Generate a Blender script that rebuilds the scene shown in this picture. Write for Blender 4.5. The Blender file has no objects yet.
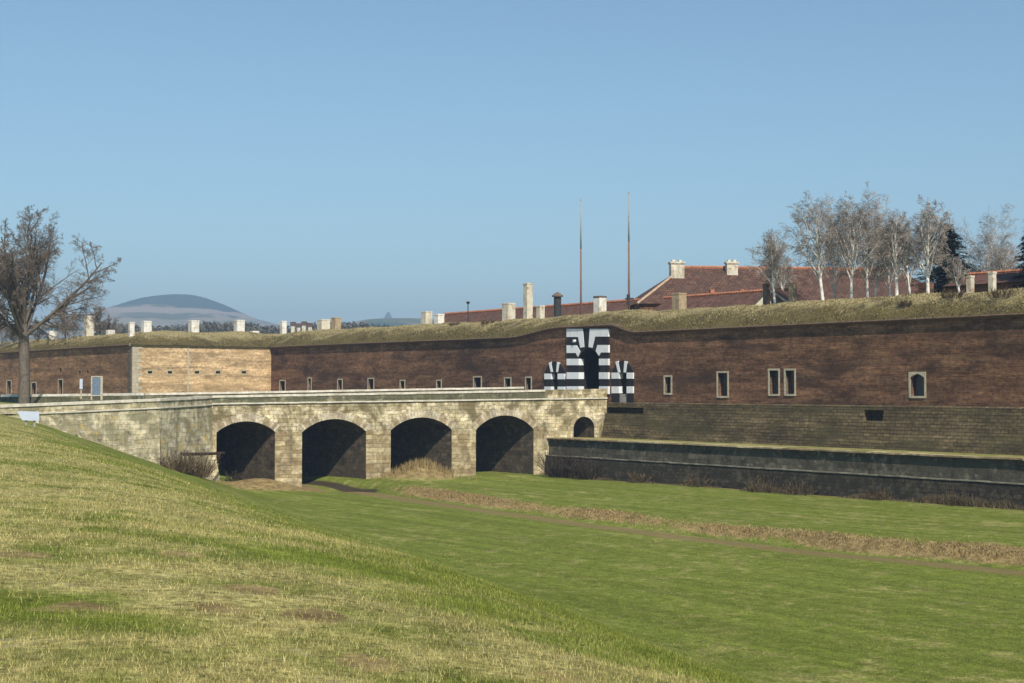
import bpy, bmesh, math, random
import numpy as np
from mathutils import Vector, Matrix, noise as mnoise

random.seed(7); RNG = np.random.default_rng(7)
sc = bpy.context.scene
COL = sc.collection
R = math.radians

# ------------------------------------------------------------------ camera model
F = 1422.0
EYE = Vector((0, 0, 1.7))
TH = math.atan(46.5 / F)
FW = Vector((0, math.cos(TH), math.sin(TH))); UP = Vector((0, -math.sin(TH), math.cos(TH)))
def ray(u, v):
    return FW + Vector((1, 0, 0)) * ((u - 512) / F) + UP * ((341.5 - v) / F)
def at(u, v, Y):
    d = ray(u, v); return EYE + d * (Y / d.y)
def lerp(a, b, t): return a + (b - a) * t
def sstep(a, b, x):
    t = np.clip((x - a) / (b - a), 0, 1); return t * t * (3 - 2 * t)

# ------------------------------------------------------------------ wall frames (plan lines)
class Frame:
    """vertical plane through o along d; n faces the moat; q = metres in front of the plane"""
    def __init__(s, o, d, n):
        s.o = Vector((o[0], o[1], 0)); s.d = Vector((d[0], d[1], 0)).normalized(); s.n = Vector((n[0], n[1], 0)).normalized()
    def pt(s, a, z, q=0): return s.o + s.d * a + s.n * q + Vector((0, 0, z))
    def hit(s, u, v, q=0):
        r = ray(u, v); t = ((s.o + s.n * q - EYE).dot(s.n)) / r.dot(s.n)
        p = EYE + r * t
        return (p - s.o).dot(s.d), p.z
DW = (0.602, -0.798); NW = (-0.798, -0.602)
MAIN = Frame((10.8, 160), DW, NW)
K = MAIN.o + MAIN.d * MAIN.hit(271, 388)[0]
tS = 22.9
S_ = K + Vector((-0.798, -0.602, 0)) * tS
FLANK = Frame(S_[:2], (0.798, 0.602), (0.602, -0.798))
FACE = Frame(S_[:2], (-0.602, 0.798), NW)
s_left = MAIN.hit(271, 388)[0]; s_right = 95.0
Cb = Vector(((212 - 512) / F * 141, 141, 0)); Eb = Vector(((607 - 512) / F * 159.8, 159.8, 0))
eb = (Eb - Cb).normalized()
BRG = Frame(Cb[:2], eb[:2], (eb.y, -eb.x))
BL = (Eb - Cb).length
Bb = Vector(((160 - 512) / F * 130, 130, 0)); Ab = Vector(((-60 - 512) / F * 115, 115, 0))
ZC = 7.65                                       # cordon height
def cordz(s):                                   # the cordon lifts over the gate
    g0 = MAIN.hit(567, 388)[0]; g1 = MAIN.hit(608, 388)[0]
    up = float(sstep(g0 - 11, g0 - 1, s) * (1 - sstep(g1 + 0.5, g1 + 5, s)))
    return ZC + 0.95 * up + 0.10 * float(sstep(0, -80, s)) * 3

# ------------------------------------------------------------------ mesh builder
class MB:
    def __init__(s): s.v = []; s.f = []; s.smooth = False
    def add(s, pts, faces):
        b = len(s.v); s.v += [tuple(p) for p in pts]; s.f += [tuple(b + i for i in f) for f in faces]
    def quad(s, a, b, c, d): s.add([a, b, c, d], [(0, 1, 2, 3)])
    def box(s, fr, a0, a1, z0, z1, q0, q1):
        p = [fr.pt(a, z, q) for z in (z0, z1) for q in (q0, q1) for a in (a0, a1)]
        s.add(p, [(0, 1, 3, 2), (4, 6, 7, 5), (0, 4, 5, 1), (2, 3, 7, 6), (0, 2, 6, 4), (1, 5, 7, 3)])
    def prism(s, fr, poly, q0, q1):             # poly: list of (a, z)
        n = len(poly)
        p = [fr.pt(a, z, q1) for a, z in poly] + [fr.pt(a, z, q0) for a, z in poly]
        s.add(p, [tuple(range(n)), tuple(range(2 * n - 1, n - 1, -1))] + [(i, n + i, n + (i + 1) % n, (i + 1) % n) for i in range(n)])
    def tube(s, pts, radii, sides=6, cap=True):
        prev = None; base = len(s.v); n = len(pts)
        up0 = Vector((0.31, 0.72, 0.21))
        for i, p in enumerate(pts):
            t = (pts[min(i + 1, n - 1)] - pts[max(i - 1, 0)])
            if t.length < 1e-9: t = Vector((0, 0, 1))
            t.normalize()
            x = t.cross(up0)
            if x.length < 0.05: x = t.cross(Vector((1, 0, 0)))
            x.normalize(); y = t.cross(x)
            for k in range(sides):
                a = 2 * math.pi * k / sides
                s.v.append(tuple(p + (x * math.cos(a) + y * math.sin(a)) * radii[i]))
        for i in range(n - 1):
            for k in range(sides):
                a = base + i * sides + k; b = base + i * sides + (k + 1) % sides
                s.f.append((a, b, b + sides, a + sides))
        if cap:
            s.f.append(tuple(base + k for k in range(sides - 1, -1, -1)))
            s.f.append(tuple(base + (n - 1) * sides + k for k in range(sides)))
    def build(s, name, m, parent=None, smooth=False, bevel=0, rel=None):
        me = bpy.data.meshes.new(name)
        off = Vector((0, 0, 0))
        if parent is not None: off = parent_world(parent)
        elif rel is not None: off = Vector(rel)
        vs = [(x - off.x, y - off.y, z - off.z) for x, y, z in s.v]
        me.from_pydata(vs, [], s.f); me.update()
        bm = bmesh.new(); bm.from_mesh(me); bmesh.ops.recalc_face_normals(bm, faces=bm.faces)
        if bevel:
            bmesh.ops.bevel(bm, geom=bm.edges, offset=bevel, segments=1, affect='EDGES')
        uvl = bm.loops.layers.uv.new('UVMap')
        for f in bm.faces:
            n = f.normal; f.smooth = smooth
            if abs(n.z) > 0.75:
                for l in f.loops: c = l.vert.co + off; l[uvl].uv = (c.x, c.y)
            else:
                t = Vector((-n.y, n.x, 0)).normalized()
                if t.x < -1e-4 or (abs(t.x) <= 1e-4 and t.y < 0): t = -t
                for l in f.loops: c = l.vert.co + off; l[uvl].uv = (c.dot(t), c.z)
        bm.to_mesh(me); bm.free()
        o = bpy.data.objects.new(name, me); COL.objects.link(o)
        if m: me.materials.append(m)
        if parent is not None: o.parent = parent
        else: o.location = off
        return o
def parent_world(o):
    l = Vector(o.location)
    while o.parent is not None: o = o.parent; l += o.location
    return l
def tag(o, label=None, cat=None, group=None, kind=None):
    if label: o['label'] = label
    if cat: o['category'] = cat
    if group: o['group'] = group
    if kind: o['kind'] = kind
    return o
def thing(name, loc, label, cat, group=None):
    o = bpy.data.objects.new(name, None); o.location = loc; COL.objects.link(o)
    o.empty_display_size = 0.5
    return tag(o, label, cat, group)

# ------------------------------------------------------------------ materials
class G:
    def __init__(s, name, rough=0.9, spec=0.2):
        s.m = bpy.data.materials.new(name); s.m.use_nodes = True
        s.t = s.m.node_tree; s.n = s.t.nodes; s.b = s.n['Principled BSDF']
        s.b.inputs['Roughness'].default_value = rough; s.b.inputs['Specular IOR Level'].default_value = spec
        s.pos = None
    def link(s, a, b): s.t.links.new(a, b)
    def node(s, typ, **kw):
        n = s.n.new(typ)
        for k, v in kw.items(): setattr(n, k, v)
        return n
    def uv(s): return s.node('ShaderNodeUVMap').outputs[0] if False else s.node('ShaderNodeTexCoord').outputs['UV']
    def world(s): return s.node('ShaderNodeNewGeometry').outputs['Position']
    def island(s): return s.node('ShaderNodeNewGeometry').outputs['Random Per Island']
    def map(s, vec, scale=(1, 1, 1), rot=(0, 0, 0)):
        if any(rot):                            # turn first, then stretch
            m = s.node('ShaderNodeMapping'); s.link(vec, m.inputs[0]); m.inputs['Rotation'].default_value = rot; vec = m.outputs[0]
        n = s.node('ShaderNodeMapping'); s.link(vec, n.inputs[0]); n.inputs['Scale'].default_value = scale
        return n.outputs[0]
    def noise(s, vec, scale, detail=4, rough=0.6, dist=0):
        n = s.node('ShaderNodeTexNoise'); s.link(vec, n.inputs['Vector'])
        n.inputs['Scale'].default_value = scale; n.inputs['Detail'].default_value = detail; n.inputs['Roughness'].default_value = rough; n.inputs['Distortion'].default_value = dist
        return n.outputs[0]
    def ramp(s, fac, a, b, inv=False):
        n = s.node('ShaderNodeMapRange'); n.interpolation_type = 'SMOOTHSTEP'; s.link(fac, n.inputs[0])
        n.inputs[1].default_value = a; n.inputs[2].default_value = b
        n.inputs[3].default_value = 1 if inv else 0; n.inputs[4].default_value = 0 if inv else 1
        return n.outputs[0]
    def math(s, op, a, b=None):
        n = s.node('ShaderNodeMath'); n.operation = op
        for i, x in enumerate((a, b)):
            if x is None: continue
            if isinstance(x, (int, float)): n.inputs[i].default_value = x
            else: s.link(x, n.inputs[i])
        return n.outputs[0]
    def mix(s, fac, a, b, mode='MIX'):
        n = s.node('ShaderNodeMix'); n.data_type = 'RGBA'; n.blend_type = mode
        for i, x in ((0, fac), (6, a), (7, b)):
            if isinstance(x, (int, float)): n.inputs[i].default_value = x
            elif isinstance(x, tuple): n.inputs[i].default_value = (*x, 1) if len(x) == 3 else x
            else: s.link(x, n.inputs[i])
        return n.outputs[2]
    def vary(s, col, fac, lo, hi):              # multiply by a grey between lo and hi
        return s.mix(1.0, col, s.mix(fac, (lo, lo, lo), (hi, hi, hi)), 'MULTIPLY')
    def attr(s, name):
        n = s.node('ShaderNodeAttribute'); n.attribute_name = name; return n.outputs['Fac']
    def brick(s, vec, w, h, c1, c2, mortar, msize=0.02, bias=0):
        n = s.node('ShaderNodeTexBrick'); s.link(vec, n.inputs['Vector']); n.inputs['Scale'].default_value = 1
        n.inputs['Brick Width'].default_value = w; n.inputs['Row Height'].default_value = h
        n.inputs['Mortar Size'].default_value = msize; n.inputs['Bias'].default_value = bias
        for k, c in (('Color1', c1), ('Color2', c2), ('Mortar', mortar)): n.inputs[k].default_value = (*c, 1)
        return n.outputs[0], n.outputs[1]
    def bump(s, h, strength=0.4, dist=0.05):
        n = s.node('ShaderNodeBump'); n.inputs['Strength'].default_value = strength; n.inputs['Distance'].default_value = dist
        s.link(h, n.inputs['Height']); s.link(n.outputs[0], s.b.inputs['Normal'])
    def done(s, col):
        if isinstance(col, tuple): s.b.inputs['Base Color'].default_value = (*col, 1)
        else: s.link(col, s.b.inputs['Base Color'])
        return s.m

def m_brick(name, c1, c2, mortar, dark, pale, moss=None, w=0.5, h=0.16, stain=0.5, seed=0.0):
    g = G(name); uv = g.uv()
    mp = g.node('ShaderNodeMapping'); g.link(uv, mp.inputs[0]); mp.inputs['Location'].default_value = (seed, seed * .37, 0); uv = mp.outputs[0]
    c, f = g.brick(uv, w, h, c1, c2, mortar, h * 0.12)
    band = g.noise(g.map(uv, (0.35, 3.0, 1)), 1.0, 5, 0.7)
    c = g.vary(c, g.ramp(band, 0.3, 0.7), 0.66, 1.3)
    c = g.vary(c, g.ramp(g.noise(g.map(uv, (0.05, 0.9, 1)), 1.0, 4, 0.6), 0.36, 0.64), 0.72, 1.2)
    c = g.vary(c, g.ramp(g.noise(uv, 2.6, 4, 0.75), 0.32, 0.68), 0.7, 1.28)
    big = g.noise(g.map(uv, (0.10, 0.28, 1)), 1.0, 6, 0.68, 0.8)
    c = g.mix(g.math('MULTIPLY', g.ramp(big, 0.49, 0.62), stain), c, dark)
    c = g.vary(c, g.ramp(g.noise(g.map(uv, (0.30, 0.55, 1)), 1.0, 6, 0.75), 0.36, 0.64), 0.7, 1.25)
    c = g.mix(g.math('MULTIPLY', g.ramp(g.noise(g.map(uv, (0.23, 0.5, 1)), 1.7, 5, 0.7), 0.54, 0.74), 0.6), c, pale)
    c = g.mix(g.math('MULTIPLY', g.ramp(g.noise(g.map(uv, (0.5, 0.9, 1)), 1.3, 5, 0.75), 0.66, 0.74), 0.4), c, (0.36, 0.28, 0.19))
    c = g.mix(g.math('MULTIPLY', g.ramp(g.noise(uv, 1.4, 5, 0.8), 0.62, 0.70), 0.6), c, (0.05, 0.034, 0.026))
    streak = g.noise(g.map(uv, (1.6, 0.10, 1)), 1.0, 4, 0.65)
    c = g.mix(g.math('MULTIPLY', g.ramp(streak, 0.56, 0.78), 0.45), c, moss or dark)
    n = g.noise(uv, 5, 4, 0.7)
    g.bump(g.math('ADD', g.math('MULTIPLY', f, -0.4), n), 0.6, 0.06)
    return g.done(c)

def m_stone(name, c1, c2, mortar, stainc, moss, w=0.9, h=0.42, amt=0.6, island=False, pale_=(0.68, 0.61, 0.46), rubble=False):
    g = G(name); uv = g.uv()
    if island:
        c = g.mix(g.island(), c1, c2)
        c = g.vary(c, g.ramp(g.noise(uv, 2.4, 5, 0.7), 0.3, 0.7), 0.62, 1.22)
        c = g.vary(c, g.ramp(g.noise(g.map(uv, (0.8, 0.6, 1)), 1.0, 6, 0.75, 0.5), 0.34, 0.64), 0.6, 1.15)
        f = None
    else:
        wob = g.node('ShaderNodeVectorMath'); wob.operation = 'ADD'
        nz = g.node('ShaderNodeTexNoise'); g.link(uv, nz.inputs['Vector']); nz.inputs['Scale'].default_value = 0.9
        sc_ = g.node('ShaderNodeVectorMath'); sc_.operation = 'SCALE'; g.link(nz.outputs[1], sc_.inputs[0]); sc_.inputs['Scale'].default_value = 0.42
        g.link(uv, wob.inputs[0]); g.link(sc_.outputs[0], wob.inputs[1])
        c, f = g.brick(wob.outputs[0], w, h, c1, c2, mortar, 0.022)
        c = g.vary(c, g.ramp(g.noise(uv, 1.9, 5, 0.75), 0.3, 0.7), 0.58, 1.28)
        c = g.vary(c, g.ramp(g.noise(g.map(uv, (0.8, 0.6, 1)), 1.0, 6, 0.75, 0.5), 0.34, 0.64), 0.5, 1.22)
    big = g.noise(uv, 0.33, 5, 0.65, 0.8)
    c = g.mix(g.math('MULTIPLY', g.ramp(big, 0.46, 0.62), amt), c, stainc)
    str_ = g.noise(g.map(uv, (1.3, 0.16, 1)), 1.0, 5, 0.65)
    c = g.mix(g.math('MULTIPLY', g.ramp(str_, 0.5, 0.72), amt * 0.9), c, moss)
    c = g.mix(g.math('MULTIPLY', g.ramp(g.noise(uv, 0.8, 5, 0.7), 0.55, 0.68), amt * 0.75), c, pale_)
    if rubble:
        c = g.mix(g.math('MULTIPLY', g.ramp(g.noise(g.map(uv, (0.8, 1, 1)), 0.7, 5, 0.65), 0.56, 0.66), 0.7), c, (0.56, 0.40, 0.12))
        c = g.mix(g.math('MULTIPLY', g.ramp(g.noise(g.map(uv, (1, 1.2, 1)), 1.1, 5, 0.7), 0.58, 0.66), 0.8), c, (0.66, 0.58, 0.50))
        c = g.mix(g.math('MULTIPLY', g.ramp(g.noise(g.map(uv, (1.1, 1, 1)), 0.95, 5, 0.75), 0.60, 0.68), 0.85), c, (0.075, 0.078, 0.04))
        c = g.mix(g.math('MULTIPLY', g.ramp(g.noise(g.map(uv, (.4, .5, 1)), 1.9, 4, 0.7), 0.5, 0.7), 0.4), c, (0.30, 0.31, 0.16))
    n = g.noise(uv, 4.5, 5, 0.7)
    g.bump(n if f is None else g.math('ADD', g.math('MULTIPLY', f, -0.7), n), 0.7, 0.08)
    return g.done(c)

def m_plain(name, c, lo=0.75, hi=1.2, scale=3.0, rough=0.85, dark=None, amt=0.5, spec=0.2):
    g = G(name, rough, spec); p = g.world()
    col = g.vary(g.mix(0.0, c, c), g.ramp(g.noise(p, scale, 5, 0.7), 0.3, 0.7), lo, hi)
    if dark:
        col = g.mix(g.math('MULTIPLY', g.ramp(g.noise(g.map(p, (1, 1, 0.35)), scale * 0.4, 5, 0.65), 0.48, 0.68), amt), col, dark)
    g.bump(g.noise(p, scale * 4, 3), 0.3, 0.03)
    return g.done(col)

M = {}
M['brick'] = m_brick('weathered_red_brick', (0.222, 0.108, 0.058), (0.140, 0.068, 0.040), (0.20, 0.125, 0.073), (0.060, 0.036, 0.026), (0.25, 0.17, 0.085), w=0.46, h=0.155, stain=0.75)
M['brick_face'] = m_brick('bastion_face_brick', (0.34, 0.18, 0.085), (0.27, 0.14, 0.07), (0.30, 0.2, 0.12), (0.15, 0.09, 0.055), (0.40, 0.29, 0.13), w=0.46, h=0.155, seed=3, stain=0.75)
M['brick_flank'] = m_brick('pale_orange_brick', (0.61, 0.415, 0.225), (0.52, 0.335, 0.18), (0.58, 0.44, 0.26), (0.44, 0.30, 0.15), (0.70, 0.58, 0.36), w=0.46, h=0.155, stain=0.5, seed=9)
M['batter'] = m_brick('mossy_batter_stone', (0.168, 0.124, 0.064), (0.112, 0.084, 0.044), (0.060, 0.050, 0.026), (0.080, 0.068, 0.032), (0.20, 0.165, 0.075), moss=(0.105, 0.095, 0.045), w=0.75, h=0.30, stain=0.7)
M['cordon'] = m_plain('cordon_stone', (0.16, 0.10, 0.07), dark=(0.07, 0.05, 0.04))
M['cordon_pale'] = m_plain('pale_cordon_stone', (0.46, 0.37, 0.23), dark=(0.26, 0.2, 0.12))
M['bridge'] = m_stone('ochre_ashlar', (0.80, 0.69, 0.47), (0.50, 0.41, 0.23), (0.40, 0.32, 0.17), (0.155, 0.122, 0.058), (0.145, 0.125, 0.05), w=0.95, h=0.40, amt=0.85, pale_=(0.78, 0.70, 0.53))
M['bridge_block'] = m_stone('ochre_block', (0.66, 0.55, 0.33), (0.35, 0.26, 0.13), (0.2, 0.15, 0.1), (0.22, 0.155, 0.085), (0.15, 0.135, 0.08), amt=0.6, island=True)
M['voussoir'] = m_stone('pale_voussoir', (0.76, 0.67, 0.50), (0.40, 0.31, 0.18), (0.2, 0.15, 0.1), (0.32, 0.24, 0.15), (0.22, 0.2, 0.12), amt=0.4, island=True)
M['barrel'] = m_stone('shade_darkened_vault_stone', (0.13, 0.10, 0.068), (0.075, 0.058, 0.04), (0.045, 0.036, 0.025), (0.08, 0.066, 0.045), (0.075, 0.068, 0.045), amt=0.6, pale_=(0.24, 0.2, 0.15))  # stone colour darkened to carry the shade inside the arches
M['abut'] = m_stone('abutment_rubble', (0.74, 0.65, 0.44), (0.54, 0.46, 0.29), (0.44, 0.37, 0.22), (0.25, 0.22, 0.13), (0.14, 0.125, 0.065), w=1.1, h=0.45, amt=0.8, rubble=True)
M['parapet'] = m_stone('mossy_parapet', (0.22, 0.20, 0.12), (0.15, 0.14, 0.085), (0.09, 0.085, 0.05), (0.12, 0.12, 0.07), (0.12, 0.13, 0.06), w=1.4, h=0.8, amt=0.7, pale_=(0.46, 0.40, 0.27))
M['coping'] = m_plain('limestone_coping', (0.70, 0.64, 0.52), 0.7, 1.12, 1.6, dark=(0.36, 0.31, 0.22), amt=0.55)
M['berm'] = m_stone('grey_revetment', (0.145, 0.13, 0.093), (0.08, 0.072, 0.05), (0.075, 0.07, 0.055), (0.075, 0.07, 0.05), (0.065, 0.068, 0.045), w=1.3, h=0.5, amt=0.9, pale_=(0.3, 0.26, 0.19))
M['berm_low'] = m_stone('dark_revetment_foot', (0.10, 0.082, 0.055), (0.045, 0.038, 0.027), (0.03, 0.027, 0.02), (0.035, 0.032, 0.022), (0.04, 0.042, 0.022), w=0.7, h=0.35, amt=0.9, pale_=(0.12, 0.105, 0.08))
def m_paint(name, c, chip, dirt):
    g = G(name, 0.7); p = g.world()
    col = g.mix(g.math('MULTIPLY', g.ramp(g.noise(g.map(p, (1, 1, 0.3)), 1.1, 5, 0.7), 0.45, 0.7), 0.5), c, dirt)
    col = g.mix(g.math('MULTIPLY', g.ramp(g.noise(p, 3.2, 6, 0.75), 0.62, 0.67), 0.75), col, chip)
    g.bump(g.noise(p, 9, 4), 0.4, 0.03); return g.done(col)
M['berm_ledge'] = m_plain('grey_ledge_stone', (0.27, 0.25, 0.19), 0.5, 1.2, 1.2, dark=(0.08, 0.075, 0.05), amt=0.8)
M['white'] = m_paint('white_paint', (0.82, 0.83, 0.83), (0.36, 0.31, 0.26), (0.58, 0.56, 0.52))
M['black'] = m_paint('black_paint', (0.02, 0.019, 0.021), (0.10, 0.085, 0.07), (0.04, 0.037, 0.035))
M['dark'] = m_plain('dark_interior', (0.02, 0.018, 0.016))  # near-black colour stands in for shade inside passage, niches and slits
M['frame'] = m_plain('pale_window_stone', (0.48, 0.42, 0.31), dark=(0.34, 0.29, 0.2))
M['glass'] = G('dark_glass', 0.15, 0.5).done((0.018, 0.02, 0.022))
M['wood'] = m_plain('dark_wood', (0.05, 0.035, 0.025))
M['road'] = m_plain('road_gravel', (0.42, 0.38, 0.31), dark=(0.3, 0.27, 0.22))
M['plaster'] = m_plain('pale_plaster', (0.68, 0.63, 0.50), 0.75, 1.1, 2.5, dark=(0.30, 0.24, 0.16), amt=0.8)
M['plaster_w'] = m_plain('whitewashed_plaster', (0.84, 0.80, 0.72), 0.85, 1.05, 2.5, dark=(0.45, 0.39, 0.30), amt=0.6)
M['plaster_t'] = m_plain('tan_chimney_brick', (0.42, 0.32, 0.2), 0.7, 1.15, 2.5, dark=(0.2, 0.14, 0.09))
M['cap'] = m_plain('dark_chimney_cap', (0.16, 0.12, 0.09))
M['iron'] = m_plain('dark_iron', (0.045, 0.045, 0.045), rough=0.6)
M['rust'] = m_plain('rusty_red_paint', (0.23, 0.135, 0.105), dark=(0.2, 0.12, 0.1))
M['galv'] = m_plain('weathered_grey_paint', (0.32, 0.31, 0.29))
M['sign_blue'] = m_plain('blue_grey_board', (0.15, 0.20, 0.26), 0.85, 1.1)
M['sign_white'] = m_plain('white_board', (0.50, 0.55, 0.64), 0.93, 1.04)
def m_render(name, c, brick, dirt):
    g = G(name); p = g.world()
    col = g.vary(c, g.ramp(g.noise(p, 2.5, 5, 0.7), 0.3, 0.7), 0.78, 1.1) if not isinstance(c, tuple) else g.vary(g.mix(0.0, c, c), g.ramp(g.noise(p, 2.5, 5, 0.7), 0.3, 0.7), 0.78, 1.1)
    col = g.mix(g.math('MULTIPLY', g.ramp(g.noise(g.map(p, (1, 1, 0.3)), 1.1, 5, 0.65), 0.48, 0.68), 0.7), col, dirt)
    col = g.mix(g.math('MULTIPLY', g.ramp(g.noise(p, 0.9, 6, 0.7), 0.57, 0.62), 0.8), col, brick)
    g.bump(g.noise(p, 8, 4), 0.4, 0.03); return g.done(col)
M['plaster'] = m_render('pale_plaster_flaking', (0.68, 0.62, 0.48), (0.30, 0.19, 0.11), (0.34, 0.27, 0.18))
M['plaster_w'] = m_render('whitewash_flaking', (0.80, 0.76, 0.67), (0.46, 0.35, 0.25), (0.5, 0.44, 0.34))
def m_roof(name, c1, c2, dark):
    g = G(name); uv = g.uv()
    c, f = g.brick(uv, 0.5, 0.38, c1, c2, (c2[0] * .72, c2[1] * .72, c2[2] * .72), 0.04)
    c = g.vary(c, g.ramp(g.noise(uv, 1.2, 5, 0.75), 0.3, 0.7), 0.55, 1.35)
    c = g.mix(g.math('MULTIPLY', g.ramp(g.noise(uv, 0.35, 5, 0.7), 0.46, 0.66), 0.7), c, dark)
    g.bump(f, 0.7, 0.05); return g.done(c)
M['roof'] = m_roof('old_brown_tiles', (0.145, 0.076, 0.050), (0.098, 0.054, 0.039), (0.075, 0.05, 0.038))
M['roof_red'] = m_roof('red_roof_tiles', (0.175, 0.088, 0.06), (0.13, 0.066, 0.048), (0.09, 0.058, 0.045))
M['ridge'] = m_plain('orange_ridge_tiles', (0.42, 0.175, 0.095), 0.7, 1.2, 2.0)
M['ridge_pale'] = m_plain('pale_hip_tiles', (0.46, 0.33, 0.22))
M['bark'] = m_plain('grey_brown_bark', (0.15, 0.125, 0.095), 0.6, 1.3, 4.0, dark=(0.075, 0.06, 0.05))
M['twig'] = m_plain('brown_twigs', (0.15, 0.12, 0.092), 0.7, 1.4, 0.7)
M['twig_b'] = m_plain('birch_twigs', (0.29, 0.25, 0.21), 0.7, 1.4, 0.6)
M['bush'] = m_plain('dry_bush_twigs', (0.15, 0.105, 0.06), 0.6, 1.5, 1.2)
M['bush_d'] = m_plain('dark_bush_twigs', (0.065, 0.05, 0.036), 0.6, 1.5, 1.2)
M['spruce'] = m_plain('spruce_needles', (0.022, 0.032, 0.018), 0.5, 1.5, 1.5)
g = G('birch_bark', 0.7); p = g.world()
c = g.vary(g.mix(g.ramp(g.noise(g.map(p, (3, 3, 5)), 1.2, 4, 0.7), 0.56, 0.66), (0.80, 0.76, 0.68), (0.14, 0.12, 0.10)), g.noise(p, 0.8), 0.75, 1.15)
M['birch'] = g.done(c)

# ---- ground
def grass_colour(g, p, lush):
    """p: world position, lush: 0 dry glacis .. 1 green moat floor"""
    n1 = g.noise(g.map(p, (0.30, 0.26, 0.0)), 1.0, 6, 0.68, 0.6)
    n2 = g.noise(g.map(p, (1, 1, 0.4)), 0.9, 6, 0.7)
    n3 = g.noise(p, 7.0, 5, 0.75)
    green = g.mix(n2, (0.120, 0.168, 0.024), (0.235, 0.255, 0.048))
    straw = g.mix(g.ramp(n3, 0.3, 0.7), (0.29, 0.25, 0.085), (0.56, 0.48, 0.205))
    dry = g.math('ADD', g.math('MULTIPLY', n1, 0.62), g.math('MULTIPLY', n2, 0.5))
    dry = g.ramp(g.math('SUBTRACT', dry, g.math('MULTIPLY', lush, 0.14)), 0.415, 0.61)
    c = g.mix(g.math('MULTIPLY', dry, g.math('SUBTRACT', 0.88, g.math('MULTIPLY', lush, 0.38))), green, straw)
    return c, n1, n2, n3
g = G('meadow_grass', 0.95, 0.05); p = g.world()
lush = g.attr('lush')
c, n1, n2, n3 = grass_colour(g, p, lush)
# mowing streaks run along the moat
ang = math.atan2(DW[1], DW[0])
st = g.noise(g.map(p, (0.03, 0.8, 0), (0, 0, -ang)), 1.0, 4, 0.6)
c = g.vary(c, g.math('MULTIPLY', g.ramp(st, 0.35, 0.65), 1.0), 0.84, 1.12)
c = g.vary(c, g.ramp(n3, 0.28, 0.72), 0.62, 1.25)
c = g.vary(c, g.ramp(g.noise(g.map(p, (1, 1, 0)), 1.6, 6, 0.8), 0.3, 0.7), 0.66, 1.22)
bare = g.ramp(g.noise(g.map(p, (0.5, 0.8, 0)), 1.0, 5, 0.7), 0.61, 0.70)
c = g.mix(g.math('MULTIPLY', bare, 0.6), c, (0.25, 0.185, 0.115))
dead = g.ramp(g.noise(g.map(p, (1.1, 1.4, 0)), 1.0, 6, 0.75), 0.58, 0.66)
c = g.mix(g.math('MULTIPLY', g.math('MULTIPLY', dead, 0.55), g.math('SUBTRACT', 1.0, lush)), c, (0.42, 0.36, 0.24))
bn = g.noise(p, 1.4, 5, 0.75)
brown = g.mix(g.ramp(bn, 0.35, 0.65), (0.16, 0.115, 0.05), (0.37, 0.275, 0.12))
c = g.mix(g.ramp(g.math('ADD', g.attr('brown'), g.math('MULTIPLY', g.math('SUBTRACT', bn, 0.5), 0.9)), 0.38, 0.62), c, brown)
tr = g.math('ADD', g.attr('track'), g.math('MULTIPLY', g.math('SUBTRACT', g.noise(g.map(p, (0.12, 0.9, 0), (0, 0, -ang)), 1.0, 4), 0.5), 0.9))
c = g.mix(g.math('MULTIPLY', g.ramp(tr, 0.42, 0.75), 0.75), c, (0.235, 0.165, 0.08))
c = g.mix(g.ramp(g.attr('ditch_dark'), 0.3, 0.7), c, (0.06, 0.048, 0.032))  # near-black brown along the masked ditch strip
g.bump(g.math('ADD', n3, n2), 0.8, 0.12)
M['ground'] = g.done(c)

g = G('grass_blades', 0.9, 0.1); p = g.world()
c, n1, n2, n3 = grass_colour(g, p, g.attr('lush'))
c = g.mix(g.math('MULTIPLY', g.ramp(g.island(), 0.62, 0.95), g.math('SUBTRACT', 0.6, g.math('MULTIPLY', g.attr('lush'), 0.5))), c, (0.48, 0.40, 0.18))
c = g.vary(c, g.noise(p, 0.9, 3), 0.8, 1.2)
c = g.vary(c, g.island(), 0.5, 1.35)
M['blades'] = g.done(c)

g = G('bank_grass', 0.95, 0.05); p = g.world(); n1 = g.noise(p, 0.22, 5, 0.65); n2 = g.noise(p, 1.1, 5, 0.75)
up = g.attr('up')
fac = g.math('ADD', g.math('MULTIPLY', n1, 0.9), g.math('MULTIPLY', g.math('SUBTRACT', up, 0.38), 0.6))
olive = g.mix(n2, (0.115, 0.092, 0.036), (0.20, 0.155, 0.06))
straw = g.mix(n2, (0.31, 0.255, 0.115), (0.45, 0.375, 0.195))
c = g.mix(g.ramp(fac, 0.34, 0.66), olive, straw)
c = g.mix(g.math('MULTIPLY', g.ramp(g.noise(p, 0.35, 5, 0.7), 0.5, 0.64), 0.75), c, (0.085, 0.064, 0.034))
c = g.vary(c, g.ramp(g.noise(p, 3.0, 5, 0.8), 0.3, 0.7), 0.6, 1.25)
g.bump(g.math('ADD', n2, g.noise(p, 4, 4)), 1.0, 0.3)
M['bank'] = g.done(c)
g = G('bank_tufts', 0.95, 0.05); p = g.world(); n1 = g.noise(p, 0.22, 5, 0.65)
fac = g.math('ADD', g.math('MULTIPLY', n1, 0.8), g.math('MULTIPLY', g.math('SUBTRACT', g.attr('up'), 0.38), 0.6))
c = g.mix(g.ramp(g.math('ADD', fac, g.math('MULTIPLY', g.math('SUBTRACT', g.island(), 0.5), 0.5)), 0.3, 0.62), (0.12, 0.098, 0.042), (0.38, 0.315, 0.155))
c = g.vary(c, g.island(), 0.7, 1.2)
M['tufts'] = g.done(c)

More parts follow.
